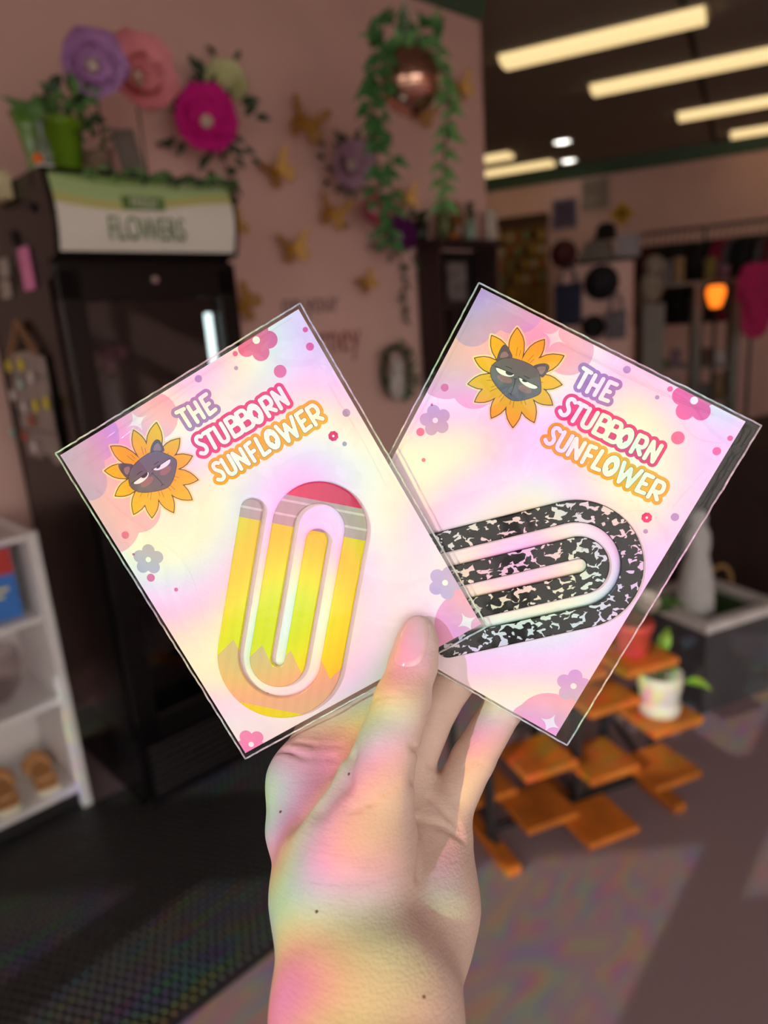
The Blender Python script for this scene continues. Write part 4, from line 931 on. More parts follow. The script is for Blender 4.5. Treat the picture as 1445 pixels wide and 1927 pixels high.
# things fixed to the side of the cooler (its side panel faces -X)
def spt(px, py):
    P = on_plane(px, py, WA, E1); d = P - WA; return -(d @ EN), P[2]
def side(px, py, off=.0): y, z = spt(px, py); return WL(-.002 - off, y, z) @ Matrix.Rotation(-PI / 2, 4, 'Z')      # local X along +... wall depth, -Y out of the panel
M_magn = mat('dark_magnet', srgb(14, 12, 14), .5)
t = thing('pink_tag', 'glossy pink hanging tag on the side of the cooler', 'tag', side(54, 506))
link('card', rbx((0, -.004, 0), (.088, .003, .115), .002), mat('pink_gloss', srgb(216, 120, 178), .3, var=.15, scale=12), t); link('hook', MB().tube([(0, -.003, .055), (0, -.008, .07), (0, -.002, .08)], .002, 6), M_dark, t)
t = thing('cream_box', 'cream ridged box fixed high on the side of the cooler', 'box', side(8, 358))
link('box', rbx((0, -.02, 0), (.16, .036, .072), .004), mat('cream_card', srgb(206, 190, 150), .6, var=.1), t)
for k in range(4): link('rib', MB().box((-.06 + k * .04, -.040, 0), (.012, .005, .066)), mat('cream_rib', srgb(184, 164, 120), .6), t)
for px, py, lb in ((10, 505, 'grey and white printed card left of the pink tag on the cooler'), (14, 545, 'lower grey printed card under its twin on the cooler side')):
    o = link('printed_card', rbx((0, -.003, 0), (.10, .003, .055), .001), mat('grey_print', srgb(150, 142, 134), .5, var=.5, scale=40), None); o.matrix_world = side(px, py); tag(o, lb, 'card')
for px, py, s, lb in ((28, 448, .022, 'round black magnet above the pink tag on the cooler'), (62, 390, .012, 'small black magnet near the cooler sign')):
    o = link('magnet', MB().lathe([(s, 0), (s, .006), (s * .8, .009), (.001, .009)], 18), M_magn, None); o.matrix_world = side(px, py) @ RX90; tag(o, lb, 'magnet', 'black magnets on the cooler')
# cloth banner on a wooden hanger
y0, z0 = spt(15, 662); y1, z1 = spt(84, 662); ya, za = spt(37, 612); yb, zb = spt(60, 848)
bt = thing('cloth_banner', 'grey cloth banner with small trinkets hanging on the cooler side', 'banner', WL(-.004, 0, 0))
yL, yR = .475, .165; zt, zbm = 1.49, 1.165
bn_ = MB(); nb_, mb_ = 10, 12
for sgn in (-.004, -.008):
    vs = []; fs = []
    for j in range(mb_ + 1):
        for i in range(nb_ + 1):
            u, v = i / nb_, j / mb_; vs.append((sgn - .006 * math.sin(u * 9 + v * 3) ** 2, yL + (yR - yL) * u, zt - .02 * (2 * u - 1) ** 2 + (zbm - zt) * v + (.012 * math.sin(u * 14) if j == mb_ else 0)))
    fs = [(j * (nb_ + 1) + i, j * (nb_ + 1) + i + 1, (j + 1) * (nb_ + 1) + i + 1, (j + 1) * (nb_ + 1) + i) for j in range(mb_) for i in range(nb_)]
    bn_.add(vs, fs)
link('cloth', bn_, mat('grey_felt', srgb(150, 136, 132), .95, var=.15, scale=50, bump=.3), bt, smooth=True)
link('wooden_hanger', MB().tube([(-.012, yL - .03, zt - .01), (-.012, (yL + yR) / 2, zt + .085), (-.012, yR + .05, zt - .01)], .009, 8), mat('hanger_wood', srgb(146, 104, 72), .6, var=.2, scale=30), bt)
for k in range(3): link('pocket_seam', MB().box((-.013, (yL + yR) / 2, zt - .075 - .085 * k), (.003, yL - yR - .02, .006)), mat('felt_seam', srgb(100, 94, 96), .9), bt)
TR = [(33, 688, 'yellow'), (56, 685, 'yellow'), (55, 721, 'mint'), (76, 708, 'white'), (40, 742, 'white'), (84, 762, 'yellow'), (104, 757, 'yellow'), (76, 790, 'rust'), (62, 764, 'white'), (38, 812, 'mint'), (62, 819, 'rust'), (82, 838, 'white'), (46, 776, 'black')]
TC = {'yellow': srgb(216, 196, 40), 'mint': srgb(160, 186, 180), 'white': srgb(200, 188, 188), 'rust': srgb(166, 70, 40), 'black': srgb(40, 36, 38)}
for px, py, c in TR:
    y, z = spt(px, py); o = link('trinket', MB().ball((0, 0, 0), (.007, .016, .018), 12, 8).tube([(0, 0, .016), (.003, 0, .024)], .002, 5), mat('trinket_' + c, TC[c], .5, var=.1), None, smooth=True)
    o.matrix_world = WL(-.027, y, z); tag(o, 'small %s trinket pinned on the grey cloth banner' % c, 'trinket', c + ' trinkets on the banner')

# ================================================================== WALL DECORATION
def leafy(t, pts, s, m, seed, n=(0, -1, 0)):
    r = random.Random(seed)
    for p in pts: a = r.uniform(0, 2 * PI); shared_part('leaf', LEAF, t, leaf_m(p, (math.cos(a), -.3, math.sin(a)), n, s * r.uniform(.8, 1.2)), m)
wf_ = wallflower(388, 232, .60, 'large magenta paper flower with dark leaves on the pink wall', .135, M_mag, 11, 26, -.5, 0, .28)
wallflower(424, 170, .625, 'cream green paper flower tucked behind the magenta one', .105, M_crm, 12, 8, -.4, -.3, .5)
wallflower(655, 312, .62, 'dusty lilac paper flower with dark leaves between gold butterflies', .130, M_lil, 13, 18, -.3, .1, .5, lr=1.15)
wallflower(702, 396, .60, 'rose pink paper flower above the deep purple one', .092, mat('rose_paper', srgb(190, 84, 110), .75, var=.12, scale=10), 14, 8, -.5, 0, .5)
wallflower(748, 446, .585, 'deep purple paper flower with white centre near the dark bookcase', .100, M_dpu, 15, 16, -.5, -.1, .35)
for px0, py0, px1, py1, lb, n in ((420, 290, 442, 385, 'dark leaf sprig trailing below the magenta flower', 10), (752, 470, 762, 605, 'thin leaf sprig trailing below the deep purple flower', 14)):
    a, b_ = wpt(px0, py0, .66), wpt(px1, py1, .66); t = thing('leaf_sprig', lb, 'sprig', WL(*a)); d = b_ - a
    link('stem', MB().tube([(0, 0, 0), tuple(d * .5 + np.array([.01, 0, 0])), tuple(d)], .0025, 5), M_leafd, t)
    leafy(t, [tuple(d * (k + .5) / n + np.array([.012 * (-1) ** k, -.006, 0])) for k in range(n)], .05, M_leafd, 3)
def wing_mesh():
    out = [(0, .05), (.25, .42), (.62, .78), (.95, .88), (1.02, .62), (.80, .30), (.55, .06), (.78, -.15), (.82, -.42), (.62, -.70), (.40, -.80), (.22, -.55), (.05, -.2)]
    hole = [(.42, .38, .10), (.66, .58, .09), (.50, -.28, .10), (.50, -.52, .07)]
    f = poly_sdf([(x * 100, y * 100) for x, y in smoothpoly(out, 2)])
    g = lambda X, Y: np.maximum(f(X, Y), -union(*[circ(a * 100, b * 100, c * 100) for a, b, c in hole])(X, Y))
    me = fill2d(g, -5, 110, -90, 100, 5); me.transform(Matrix.Scale(10, 4)); return me
WING = wing_mesh(); M_gold = mat('gold_foil', srgb(186, 136, 56), .45, metal=.4, var=.3, scale=14)
WING.materials.append(M_gold)
BFL = [(575, 232, .062, -.35, 'gold filigree butterfly with raised wings right of the magenta flower'), (522, 322, .052, .5, 'gold butterfly tilted left below the raised-wing one'), (625, 402, .055, -.3, 'gold butterfly below the dusty lilac flower'), (552, 468, .052, .15, 'wide gold butterfly above the wall lettering'), (690, 532, .040, .5, 'small gold butterfly right of the wall lettering'), (462, 572, .050, 1.0, 'gold butterfly beside the cooler door'), (442, 428, .040, .6, 'gold butterfly half hidden behind the cooler sign'), (868, 166, .050, .4, 'gold butterfly near the end of the pink wall'), (795, 214, .048, -.5, 'gold butterfly below the mirrored ball planter'), (765, 372, .046, .2, 'gold butterfly above the dark bookcase')]
for px, py, s, roll, lb in BFL:
    q = wpt(px, py, WALL_Y - .045); t = thing('butterfly', lb, 'butterfly', WL(*q) @ Matrix.Rotation(-.28, 4, 'Z') @ Matrix.Rotation(-roll, 4, 'Y'), 'gold wall butterflies')
    for sg in (-1, 1): shared_part('wing', WING, t, Matrix.Rotation(-sg * .40, 4, 'Z') @ Matrix.Diagonal((sg, 1, 1, 1)) @ RX90 @ Matrix.Scale(s * 1.6, 4), M_gold)
    link('body', MB().tube([(0, 0, .9 * s), (0, -.004, .2 * s), (0, -.004, -.7 * s)], [s * .05, s * .10, s * .04], 8), M_gold, t, smooth=True)
M_ink1 = mat('wall_lettering_dark', srgb(120, 84, 96), .6); M_ink2 = mat('wall_lettering_rose', srgb(150, 76, 82), .6)
q = wpt(577, 572, WALL_Y - .004); o = link('wall_lettering', text_mesh('your', .135, .001, .8), M_ink1, None); o.matrix_world = WL(*wpt(606, 570, WALL_Y - .004)) @ RX90; tag(o, 'small dark painted word your on the pink wall', 'lettering')
o = link('wall_lettering', text_mesh('on', .135, .001, .8), M_ink1, None); o.matrix_world = WL(*wpt(548, 573, WALL_Y - .004)) @ RX90; tag(o, 'small dark painted word on before the word your on the wall', 'lettering')
q = wpt(610, 640, WALL_Y - .004); o = link('wall_lettering', text_mesh('journey', .21, .001, .72), M_ink2, None); o.matrix_world = WL(*q) @ RX90; tag(o, 'large rose painted word on the pink wall under the dark lettering', 'lettering')
# wreath with a white figure
q = wpt(746, 700, WALL_Y - .05); t = thing('wreath', 'dark green leaf wreath hanging on the pink wall by the bookcase', 'wreath', WL(*q))
link('ring', MB().tube([(.095 * math.cos(2 * PI * k / 24), 0, .125 * math.sin(2 * PI * k / 24)) for k in range(25)], .014, 8), M_leafd, t)
r = random.Random(8)
for k in range(70):
    a = r.uniform(0, 2 * PI); rr = r.uniform(.9, 1.15); p = (.095 * rr * math.cos(a), r.uniform(-.03, -.005), .125 * rr * math.sin(a)); shared_part('leaf', LEAF, t, leaf_m(p, (math.cos(a + .8), -.4, math.sin(a + .8)), (0, -1, 0), r.uniform(.03, .05)), M_leafd if k % 4 else M_leaf)
q = wpt(746, 712, WALL_Y - .09); t = thing('white_figure', 'fluffy white animal ornament sitting in the green wreath', 'ornament', WL(*q)); M_fl = mat('fluffy_white', srgb(200, 192, 186), .95, bump=.6, bscale=120, var=.12)
link('body', MB().ball((0, 0, -.03), (.052, .035, .085), 16, 10).ball((0, -.012, .055), (.042, .034, .04), 16, 10), M_fl, t, smooth=True)
for sg in (-1, 1): link('ear', MB().tube([(sg * .022, -.01, .08), (sg * .034, -.01, .118)], [.014, .003], 8), M_fl, t, smooth=True)

# ================================================================== MIRRORED BALL PLANTER WITH IVY
BD = 2.55; bc = at(771, 152, BD); br = 56 * BD / F
t = thing('mirror_ball_planter', 'copper mirrored ball planter hanging from the ceiling on chains', 'planter', tuple(bc))
nr, ns = 20, 36; mb = MB()
for j in range(nr):
    b0 = -PI / 2 + (PI * .86) * j / nr + .02; b1 = -PI / 2 + (PI * .86) * (j + 1) / nr; nseg = max(6, int(ns * max(math.cos((b0 + b1) / 2), .15)))
    for k in range(nseg):
        a0, a1 = 2 * PI * (k + .04) / nseg, 2 * PI * (k + .96) / nseg
        mb.add([(br * math.cos(b) * math.cos(a), br * math.cos(b) * math.sin(a), br * 1.08 * math.sin(b)) for a, b in ((a0, b0), (a1, b0), (a1, b1 - .006), (a0, b1 - .006))], [(0, 1, 2, 3)])
mt_ = link('mirror_tiles', mb, mat('copper_mirror', srgb(244, 190, 168), .16, metal=1, var=.12, scale=30), t); mt_['kind'] = 'stuff'
link('shell', MB().lathe([(br * .97 * math.cos(-PI / 2 + PI * .86 * j / 16), br * 1.05 * math.sin(-PI / 2 + PI * .86 * j / 16)) for j in range(17)], 28), mat('copper_shell', srgb(120, 76, 60), .5, metal=.6), t, smooth=True)
for k in range(3):
    a = k * 2.1 + .4; p0 = Vector((br * .62 * math.cos(a), br * .62 * math.sin(a), br * .80)); p1 = Vector((0, 0, .30)); ch = MB()
    for i in range(14): ch.ball(tuple(p0.lerp(p1, i / 13)), .0055, 6, 4)
    link('chain', ch, mat('silver_chain', srgb(190, 186, 182), .3, metal=1), t)
ch = MB()
for i in range(40):
    z = .30 + (CEIL - bc[2] - .30) * i / 39; ch.ball((0, 0, z), .006, 6, 4)
link('chain', ch, MATS['silver_chain'], t)
link('ceiling_hook', MB().lathe([(.02, 0), (.02, -.008), (.006, -.02), (.001, -.03)], 12, (0, 0, CEIL - bc[2])), MATS['silver_chain'], t)
t = thing('ivy_plant', 'trailing green ivy with long vines growing out of the mirrored ball', 'plant', tuple(bc + np.array([0, 0, br * .8])))
Ti = t.matrix_world.inverted(); r = random.Random(9)
VINES = [([(745, 95), (715, 110), (697, 150), (700, 215), (705, 290), (712, 370), (725, 440)], .0), ([(750, 92), (728, 120), (722, 180), (728, 250), (735, 330), (738, 400), (732, 455)], -.06), ([(800, 95), (825, 120), (838, 180), (840, 250), (832, 320), (830, 395)], .05), ([(805, 92), (832, 115), (846, 165), (843, 235), (836, 300), (835, 380)], .02), ([(735, 95), (705, 120), (690, 155), (703, 200), (712, 250), (706, 330)], -.1)]
M_ivy = mat('ivy_leaf_a', srgb(64, 112, 58), .5, var=.25, scale=10); M_ivy2 = mat('ivy_leaf_b', srgb(104, 152, 88), .5, var=.2, scale=10)
for pts, dz in VINES:
    P3 = [Vector(at(x, y, BD + dz)) for x, y in smoothline(pts, 1)]; link('vine', MB().tube([Ti @ p for p in P3], .0022, 5), M_leafd, t)
    for i in range(len(P3) * 2 - 2):
        p = P3[i // 2].lerp(P3[min(i // 2 + 1, len(P3) - 1)], .5 * (i % 2)); a = r.uniform(-1, 1)
        d = Vector((math.sin(a + (1.2 if i % 2 else -1.2)), -.35, -.6)); shared_part('leaf', IVY, t, leaf_m(Ti @ (p + Vector((r.uniform(-.012, .012), -.01, r.uniform(-.02, .02)))), d, (0, -1, .3), r.uniform(.050, .074)), M_ivy2 if pts[0][0] > 780 else M_ivy)
for k in range(30):
    p = Vector(at(r.uniform(693, 828), r.uniform(45, 105), BD + r.uniform(-.1, .1))); a = r.uniform(0, 2 * PI)
    shared_part('leaf', IVY, t, leaf_m(Ti @ p, (math.cos(a), -.4, abs(math.sin(a))), (0, -1, .4), r.uniform(.055, .085)), M_ivy if k % 3 else M_ivy2)

# ================================================================== WHITE SHELF BESIDE THE COOLER
SX0, SX1, SY0, SY1, SZ = -.80, -.118, .22, .56, .965
t = thing('white_shelf', 'white open bookshelf standing left of the black cooler', 'shelf', WM)
M_wsh = mat('white_shelf_paint', srgb(226, 220, 220), .45, var=.03)
link('side_panel', rbx((SX1 - .011, (SY0 + SY1) / 2, SZ / 2), (.022, SY1 - SY0, SZ), .003), M_wsh, t); link('side_panel', rbx((SX0 + .011, (SY0 + SY1) / 2, SZ / 2), (.022, SY1 - SY0, SZ), .003), M_wsh, t)
for z in (.075, .40, .69, SZ - .010): link('shelf_board', rbx(((SX0 + SX1) / 2, (SY0 + SY1) / 2 + .004, z - .009), (SX1 - SX0 - .046, SY1 - SY0 - .01, .018), .002), M_wsh, t)
link('back_panel', MB().box(((SX0 + SX1) / 2, SY1 - .004, SZ / 2), (SX1 - SX0 - .05, .006, SZ - .02)), M_wsh, t)
link('post', rbx((SX1 - .011, SY0 - .008, SZ / 2), (.03, .016, SZ), .004), M_wsh, t)
link('plinth', rbx(((SX0 + SX1) / 2, SY0 + .03, .03), (SX1 - SX0 - .05, .012, .055), .002), mat('dark_plinth', srgb(30, 28, 28), .7), t)
def book(label, x, y, z, w, h, d, rz, c0, c1, c2):
    t = thing('picture_book', label, 'book', WL(x, y, z, rz), 'picture books on the white shelf'); link('cover', rbx((0, 0, h / 2), (w, d, h), .002), mat('book_' + label[:10], c0, .35, var=.05), t)
    link('cover_banner', MB().box((0, -d / 2 - .0006, h * .80), (w * .98, .001, h * .36)), mat('bookb_' + label[:10], c1, .35, var=.2, scale=25), t)
    for k in range(2): link('title_line', MB().box((0, -d / 2 - .0008, h * (.42 - .09 * k)), (w * (.7 - .2 * k), .001, h * .05)), mat('bookt_' + label[:10], c2, .4), t)
    link('page_block', MB().box((0, 0, h * .5), (w * .97, d * .7, h * 1.0 - .006)), M_white, t)
book('blue picture book with a red top standing on the white shelf', -.262, .30, .691, .17, .23, .016, .0, srgb(60, 120, 200), srgb(190, 60, 50), srgb(220, 210, 140))
book('dark blue picture book behind the bright one on the shelf', -.232, .38, .691, .15, .22, .03, .0, srgb(30, 48, 90), srgb(140, 36, 48), srgb(180, 170, 160))
M_clb = clear_mat('bowl_glass', (.88, .84, .84), .9, .04, 1.5)
o = link('glass_bowl', MB().lathe([(.03, 0), (.05, .006), (.085, .06), (.095, .12), (.088, .17), (.085, .17), (.092, .12), (.082, .062), (.045, .012), (.001, .008)], 28), M_clb, None, smooth=True); o.matrix_world = WL(-.285, .38, .401); tag(o, 'clear glass bowl on the middle board of the white shelf', 'bowl')
o = link('brown_bowl', MB().lathe([(.035, 0), (.06, .02), (.075, .07), (.078, .09), (.072, .09), (.05, .025), (.001, .015)], 24), mat('brown_ceramic', srgb(120, 86, 80), .4, var=.2, scale=20), None, smooth=True); o.matrix_world = WL(-.50, .40, .401); tag(o, 'brown ceramic bowl deep on the middle board of the white shelf', 'bowl')
M_tan = mat('tan_leather', srgb(206, 150, 96), .55, var=.2, scale=30); M_sole = mat('pale_sole', srgb(224, 220, 196), .6)
def sandal(label, x, y, z, rz, c=M_tan):
    t = thing('sandal', label, 'sandal', WL(x, y, z, rz), 'sandals on the low shelf')
    sole = smoothpoly([(-.13, -.03), (-.10, -.04), (0, -.032), (.08, -.045), (.13, -.03), (.14, 0), (.13, .03), (.08, .042), (0, .03), (-.10, .036), (-.13, .028)], 2)
    link('sole', MB().prism(sole, 0, .018, 'xy'), M_sole, t); link('footbed', MB().prism([(a * .94, b * .94) for a, b in sole], .018, .022, 'xy'), c, t)
    for x0, h in ((.07, .040), (.02, .045)):
        link('strap', MB().tube([(x0 + .004 * math.sin(k), -.042 + .084 * k / 8, .02 + h * math.sin(PI * k / 8)) for k in range(9)], .010, 6), c, t, smooth=True)
    link('heel_strap', MB().tube([(-.05, -.036, .03), (-.115, -.03, .06), (-.13, 0, .066), (-.115, .03, .06), (-.05, .036, .03)], .006, 6), c, t, smooth=True)
sandal('tan leather sandal at the shelf front beside the white post', -.207, .385, .076, 1.45); sandal('tan leather sandal in front of its twin on the low board', -.332, .378, .076, 1.45)
sandal('brown sandal beside the straw hat on the low board', -.456, .385, .076, 1.45, mat('brown_leather', srgb(120, 76, 48), .55, var=.2, scale=30))
o = link('straw_hat', MB().lathe([(.135, .0), (.13, .006), (.075, .012), (.07, .05), (.055, .085), (.001, .095)], 28, wob=lambda a, u: 1 + .03 * math.sin(3 * a) * (1 - u)), mat('straw', srgb(196, 150, 96), .8, var=.25, scale=90, bump=.6, bscale=200), None, smooth=True); o.matrix_world = WL(-.645, .385, .076) @ Matrix.Scale(.85, 4); tag(o, 'woven straw hat on the low board of the white shelf', 'hat')

# ================================================================== FLOOR MAT AND PLANT STAND
t = thing('floor_mat', 'black dimpled rubber floor mat in front of the cooler', 'mat', WL(0, 0, 0)); M_rub = mat('black_rubber', srgb(46, 45, 46), .42, var=.12, spec=.5)
MX0, MX1, MY0, MY1 = -1.5, .62, -.735, .20
def on_mat(x, y): return y < .015 or x < -.03            # the mat stops in front of the cooler and of the white shelf
link('sheet', MB().prism([(MX0, MY0), (MX1, MY0), (MX1, .036), (-.004, .036), (-.004, MY1), (-.148, MY1), (-.148, .236), (-.774, .236), (-.774, MY1), (MX0, MY1)], 0, .008, 'xy'), M_rub, t)
st = MB(); k = 0
hexp = [(math.cos(a), math.sin(a)) for a in np.linspace(0, 2 * PI, 7)[:-1]]
y = MY0 + .03
while y < MY1 - .03:
    x = MX0 + .03 + (.0125 if k % 2 else 0)
    while x < MX1 - .03:
        if not on_mat(x, y): x += .025; continue
        vs = [(x + .0085 * c, y + .0085 * s, .008) for c, s in hexp] + [(x + .0052 * c, y + .0052 * s, .0112) for c, s in hexp]
        st.add(vs, [(i, (i + 1) % 6, 6 + (i + 1) % 6, 6 + i) for i in range(6)] + [tuple(range(6, 12))]); x += .025
    y += .0215; k += 1
me = bpy.data.meshes.new('dimples'); me.from_pydata(st.v, [], st.f)
o = link('dimples', me, M_rub, t); o['kind'] = 'stuff'

SA = np.array(on_z(958, 1636, .0)); SROT = math.atan2(.35, .937); SM = Matrix.Translation((SA[0], SA[1], 0)) @ Matrix.Rotation(SROT, 4, 'Z'); SMi = SM.inverted()
M_wood = mat('orange_stained_wood', srgb(206, 118, 44), .45, var=.28, scale=9, spec=.4); M_met = mat('grey_stand_metal', srgb(66, 64, 66), .5, metal=.5)
t = thing('plant_stand', 'stepped wooden plant stand with square boards on dark metal posts', 'plant stand', SM)
def sloc(px, py, z): v = SMi @ Vector(on_z(px, py, z)); return v.x, v.y
boards = [(1012, 1512, .10), (1122, 1538, .07), (1010, 1418, .25), (1125, 1425, .21), (1240, 1437, .17), (1125, 1302, .42), (1240, 1338, .36), (1190, 1228, .58), (1060, 1250, .56), (900, 1470, .14)]
bl = []
for px, py, z in boards:
    x, y = sloc(px, py, z); bl.append((x, y, z))
    link('board', rbx((x, y, z - .011), (.172, .165, .022), .004), M_wood, t)
FX = [(.0, 'l'), (.30, 'm'), (.58, 'r')]
for fx_, _ in FX:
    link('foot', rbx((fx_, .17, .016), (.045, .40, .032), .005), M_wood, t)
    link('post', rbx((fx_, .10, .20), (.024, .024, .34), .003), M_met, t); link('post', rbx((fx_, .33, .34), (.024, .024, .62), .003), M_met, t)
    link('brace', MB().tube([(fx_, .06, .04), (fx_, .31, .16)], .009, 8), M_met, t)
for y, z in ((.10, .365), (.33, .645), (.10, .06), (.33, .40)): link('rail', rbx((.29, y, z), (.60, .02, .02), .003), M_met, t)
for x, y, z in bl: link('bracket', MB().box((x, min(y + .05, .33) - .02, z - .03), (.022, .12, .014)), M_met, t)
# plants on the stand
def leafplant(label, M, potprof, pm, leaves, seed, lm, name='potted_plant'):
    t = thing(name, label, 'potted plant', M); link('pot', MB().lathe(potprof, 26), pm, t, smooth=True); r = random.Random(seed)
    for c, d, s in leaves:
        shared_part('leaf', LEAF, t, leaf_m(c, d, (0, -.3, 1), s), lm); link('stem', MB().tube([(c[0] * .2, c[1] * .2, c[2] * .6), c], .003, 5), M_leaf, t)
    return t
x, y, z = bl[6]; P = SM @ Vector((x, y, z + .0005))
leafplant('white glazed pot with lime green leaves on an orange board', Matrix.Translation(P), [(.048, 0), (.056, .004), (.058, .03), (.050, .038), (.054, .05), (.062, .10), (.060, .125), (.055, .125), (.05, .06), (.001, .05)], mat('white_glaze', srgb(230, 226, 208), .3, var=.06), [((-.03, -.02, .15), (-.6, -.4, .5), .085), ((.05, -.04, .11), (.8, -.5, -.1), .075), ((.01, .02, .17), (.3, .2, .9), .08), ((-.01, -.04, .15), (.3, -.8, .3), .06)], 3, M_leafl)
x, y, z = bl[7]; P = SM @ Vector((x, y, z + .0005))
leafplant('coral red pot with a white flower on the upper board', Matrix.Translation(P), [(.034, 0), (.038, .004), (.050, .075), (.054, .078), (.054, .095), (.046, .095), (.001, .08)], mat('coral_pot', srgb(216, 84, 74), .45, var=.08), [((.03, 0, .12), (.9, -.3, .2), .11), ((-.02, .02, .13), (-.5, .2, .8), .09), ((.04, .03, .10), (1, .3, -.2), .12), ((0, -.02, .13), (0, -.6, .8), .07)], 4, M_leaf)
q = np.array(P) + np.array([.02, -.03, .15]); paper_flower('white blossom growing out of the coral red pot', Matrix.Translation(tuple(q)) @ Matrix.Rotation(.9, 4, 'X'), .042, mat('white_petal', srgb(236, 224, 214), .6), 31, .7, group='real blossoms')
x, y, z = bl[8]; P = SM @ Vector((x, y, z + .0005))
leafplant('small terracotta pot with round leaves behind the card on the stand', Matrix.Translation(P), [(.03, 0), (.034, .004), (.046, .07), (.05, .085), (.043, .085), (.001, .07)], mat('terracotta', srgb(190, 104, 66), .7, var=.1), [((.0, 0, .11), (.3, -.4, .8), .07), ((.02, 0, .1), (.9, 0, .4), .07), ((-.02, 0, .1), (-.9, .2, .4), .07)], 6, M_leaf)
# grey trough planter with a white rim and a white figure
PP = on_z(1322, 1300); PMx = Matrix.Translation((PP[0] + .02, PP[1] + .06, 0)) @ Matrix.Rotation(SROT + .05, 4, 'Z')
pz = .0
for _ in range(60):                      # height of the rim follows from where it shows in the photo
    if to_px((PP[0] + .02, PP[1] - .05, pz))[1] > 1150: pz += .01
t = thing('trough_planter', 'dark grey trough planter with a thick white rim beside the plant stand', 'planter', PMx)
w2, d2 = .36, .34
def ringbox(x, y, z0, z1, th): return MB().box((0, -y / 2 + th / 2, (z0 + z1) / 2), (x, th, z1 - z0)).box((0, y / 2 - th / 2, (z0 + z1) / 2), (x, th, z1 - z0)).box((-x / 2 + th / 2, 0, (z0 + z1) / 2), (th, y - 2 * th, z1 - z0)).box((x / 2 - th / 2, 0, (z0 + z1) / 2), (th, y - 2 * th, z1 - z0))
link('trough', ringbox(w2, d2, 0, pz - .03, .02).box((0, 0, .01), (w2 - .05, d2 - .05, .02)), mat('charcoal_planter', srgb(74, 72, 76), .6), t); link('rim', ringbox(w2 + .03, d2 + .03, pz - .035, pz, .042), mat('planter_rim', srgb(214, 208, 206), .45), t)
link('soil', MB().box((0, 0, pz - .07), (w2 - .05, d2 - .05, .02)), mat('soil', srgb(50, 40, 32), .95, bump=1), t)
gr = MB(); r = random.Random(4)
for k in range(420):
    gx_, gy_ = r.uniform(-.14, .14), r.uniform(-.13, .13); a = r.uniform(0, 6.28); hgt = r.uniform(.03, .07); gr.add([(gx_ - .003, gy_, pz - .06), (gx_ + .003, gy_, pz - .06), (gx_ + .015 * math.cos(a), gy_ + .015 * math.sin(a), pz - .06 + hgt)], [(0, 1, 2)])
me = bpy.data.meshes.new('grass'); me.from_pydata(gr.v, [], gr.f); o = link('grass', me, mat('grass', srgb(58, 92, 40), .7, var=.3), t); o['kind'] = 'stuff'
FM = PMx @ Matrix.Translation((-.075, -.02, pz - .06)) @ Matrix.Diagonal((.88, .88, 1.1, 1))
t = thing('white_statue', 'tall rounded pale stone figure standing in the trough planter', 'statue', FM); M_st = mat('pale_stone', srgb(186, 182, 182), .7, var=.1, bump=.2)
link('body', MB().lathe([(.001, 0), (.06, .0), (.078, .04), (.075, .12), (.058, .20), (.045, .235), (.052, .27), (.05, .31), (.03, .345), (.001, .352)], 24), M_st, t, smooth=True)
link('cap', MB().ball((0, 0, .365), (.034, .034, .03), 14, 8), M_st, t, smooth=True)
hb = MB().tube([(.13 + .07 * math.cos(a), .05, pz + .0 + .09 * math.sin(a)) for a in np.linspace(0, PI, 14)], .008, 8)
o = link('basket_handle', hb, mat('wicker', srgb(150, 112, 70), .7, var=.2), None, smooth=True); o.matrix_world = PMx; tag(o, 'bent wicker hoop arching over the trough planter rim', 'hoop')
# dark cabinet at the right
P = on_z(1385, 1235); cm = Matrix.Translation((P[0] + .55, P[1] + .55, 0)) @ Matrix.Rotation(SROT + .2, 4, 'Z')
t = thing('dark_cabinet', 'near black wooden counter cabinet behind the trough planter', 'cabinet', cm); M_dw = mat('dark_walnut', srgb(44, 28, 26), .6, var=.2, scale=8)
link('carcass', rbx((0, 0, .44), (1.3, .5, .84), .006), M_dw, t); link('counter_top', rbx((0, 0, .88), (1.36, .56, .035), .006), M_dw, t)
for k in (-1, 0, 1): dd = link('door', rbx((k * .42, -.256, .44), (.40, .018, .74), .004), M_dw, t); link('knob', MB().ball((k * .42 + .15, -.275, .5), .013, 10, 6), M_met, dd)

# ================================================================== DARK BOOKCASE AT THE END OF THE WALL
t = thing('dark_bookcase', 'dark brown open bookcase against the end of the pink wall', 'bookcase', WM); M_bk = mat('bookcase_wood', srgb(52, 34, 34), .55, var=.15, scale=8)
BX0, BX1, BY0, BY1, BZ = 2.11, 2.60, .505, .662, 1.87
for x in (BX0 + .012, BX1 - .012): link('side_panel', rbx((x, (BY0 + BY1) / 2, BZ / 2 - .01), (.024, BY1 - BY0, BZ - .02), .003), M_bk, t)
for z in (.05, .45, .84, 1.20, 1.55): link('shelf_board', rbx(((BX0 + BX1) / 2, (BY0 + BY1) / 2 + .004, z), (BX1 - BX0 - .05, BY1 - BY0 - .012, .024), .002), M_bk, t)
link('top_board', rbx(((BX0 + BX1) / 2 + .01, (BY0 + BY1) / 2 - .01, BZ), (BX1 - BX0 + .08, BY1 - BY0 + .02, .03), .003), M_bk, t)
link('back_panel', MB().box(((BX0 + BX1) / 2, BY1 - .004, BZ / 2), (BX1 - BX0 - .05, .006, BZ - .06)), M_int, t); link('divider', MB().box((BX0 + .13, (BY0 + BY1) / 2, 1.38), (.02, BY1 - BY0 - .02, .32)), M_bk, t)
zt_ = BZ + .016
def bpos(px, py, y=.585): return wpt(px, py, y)[0]
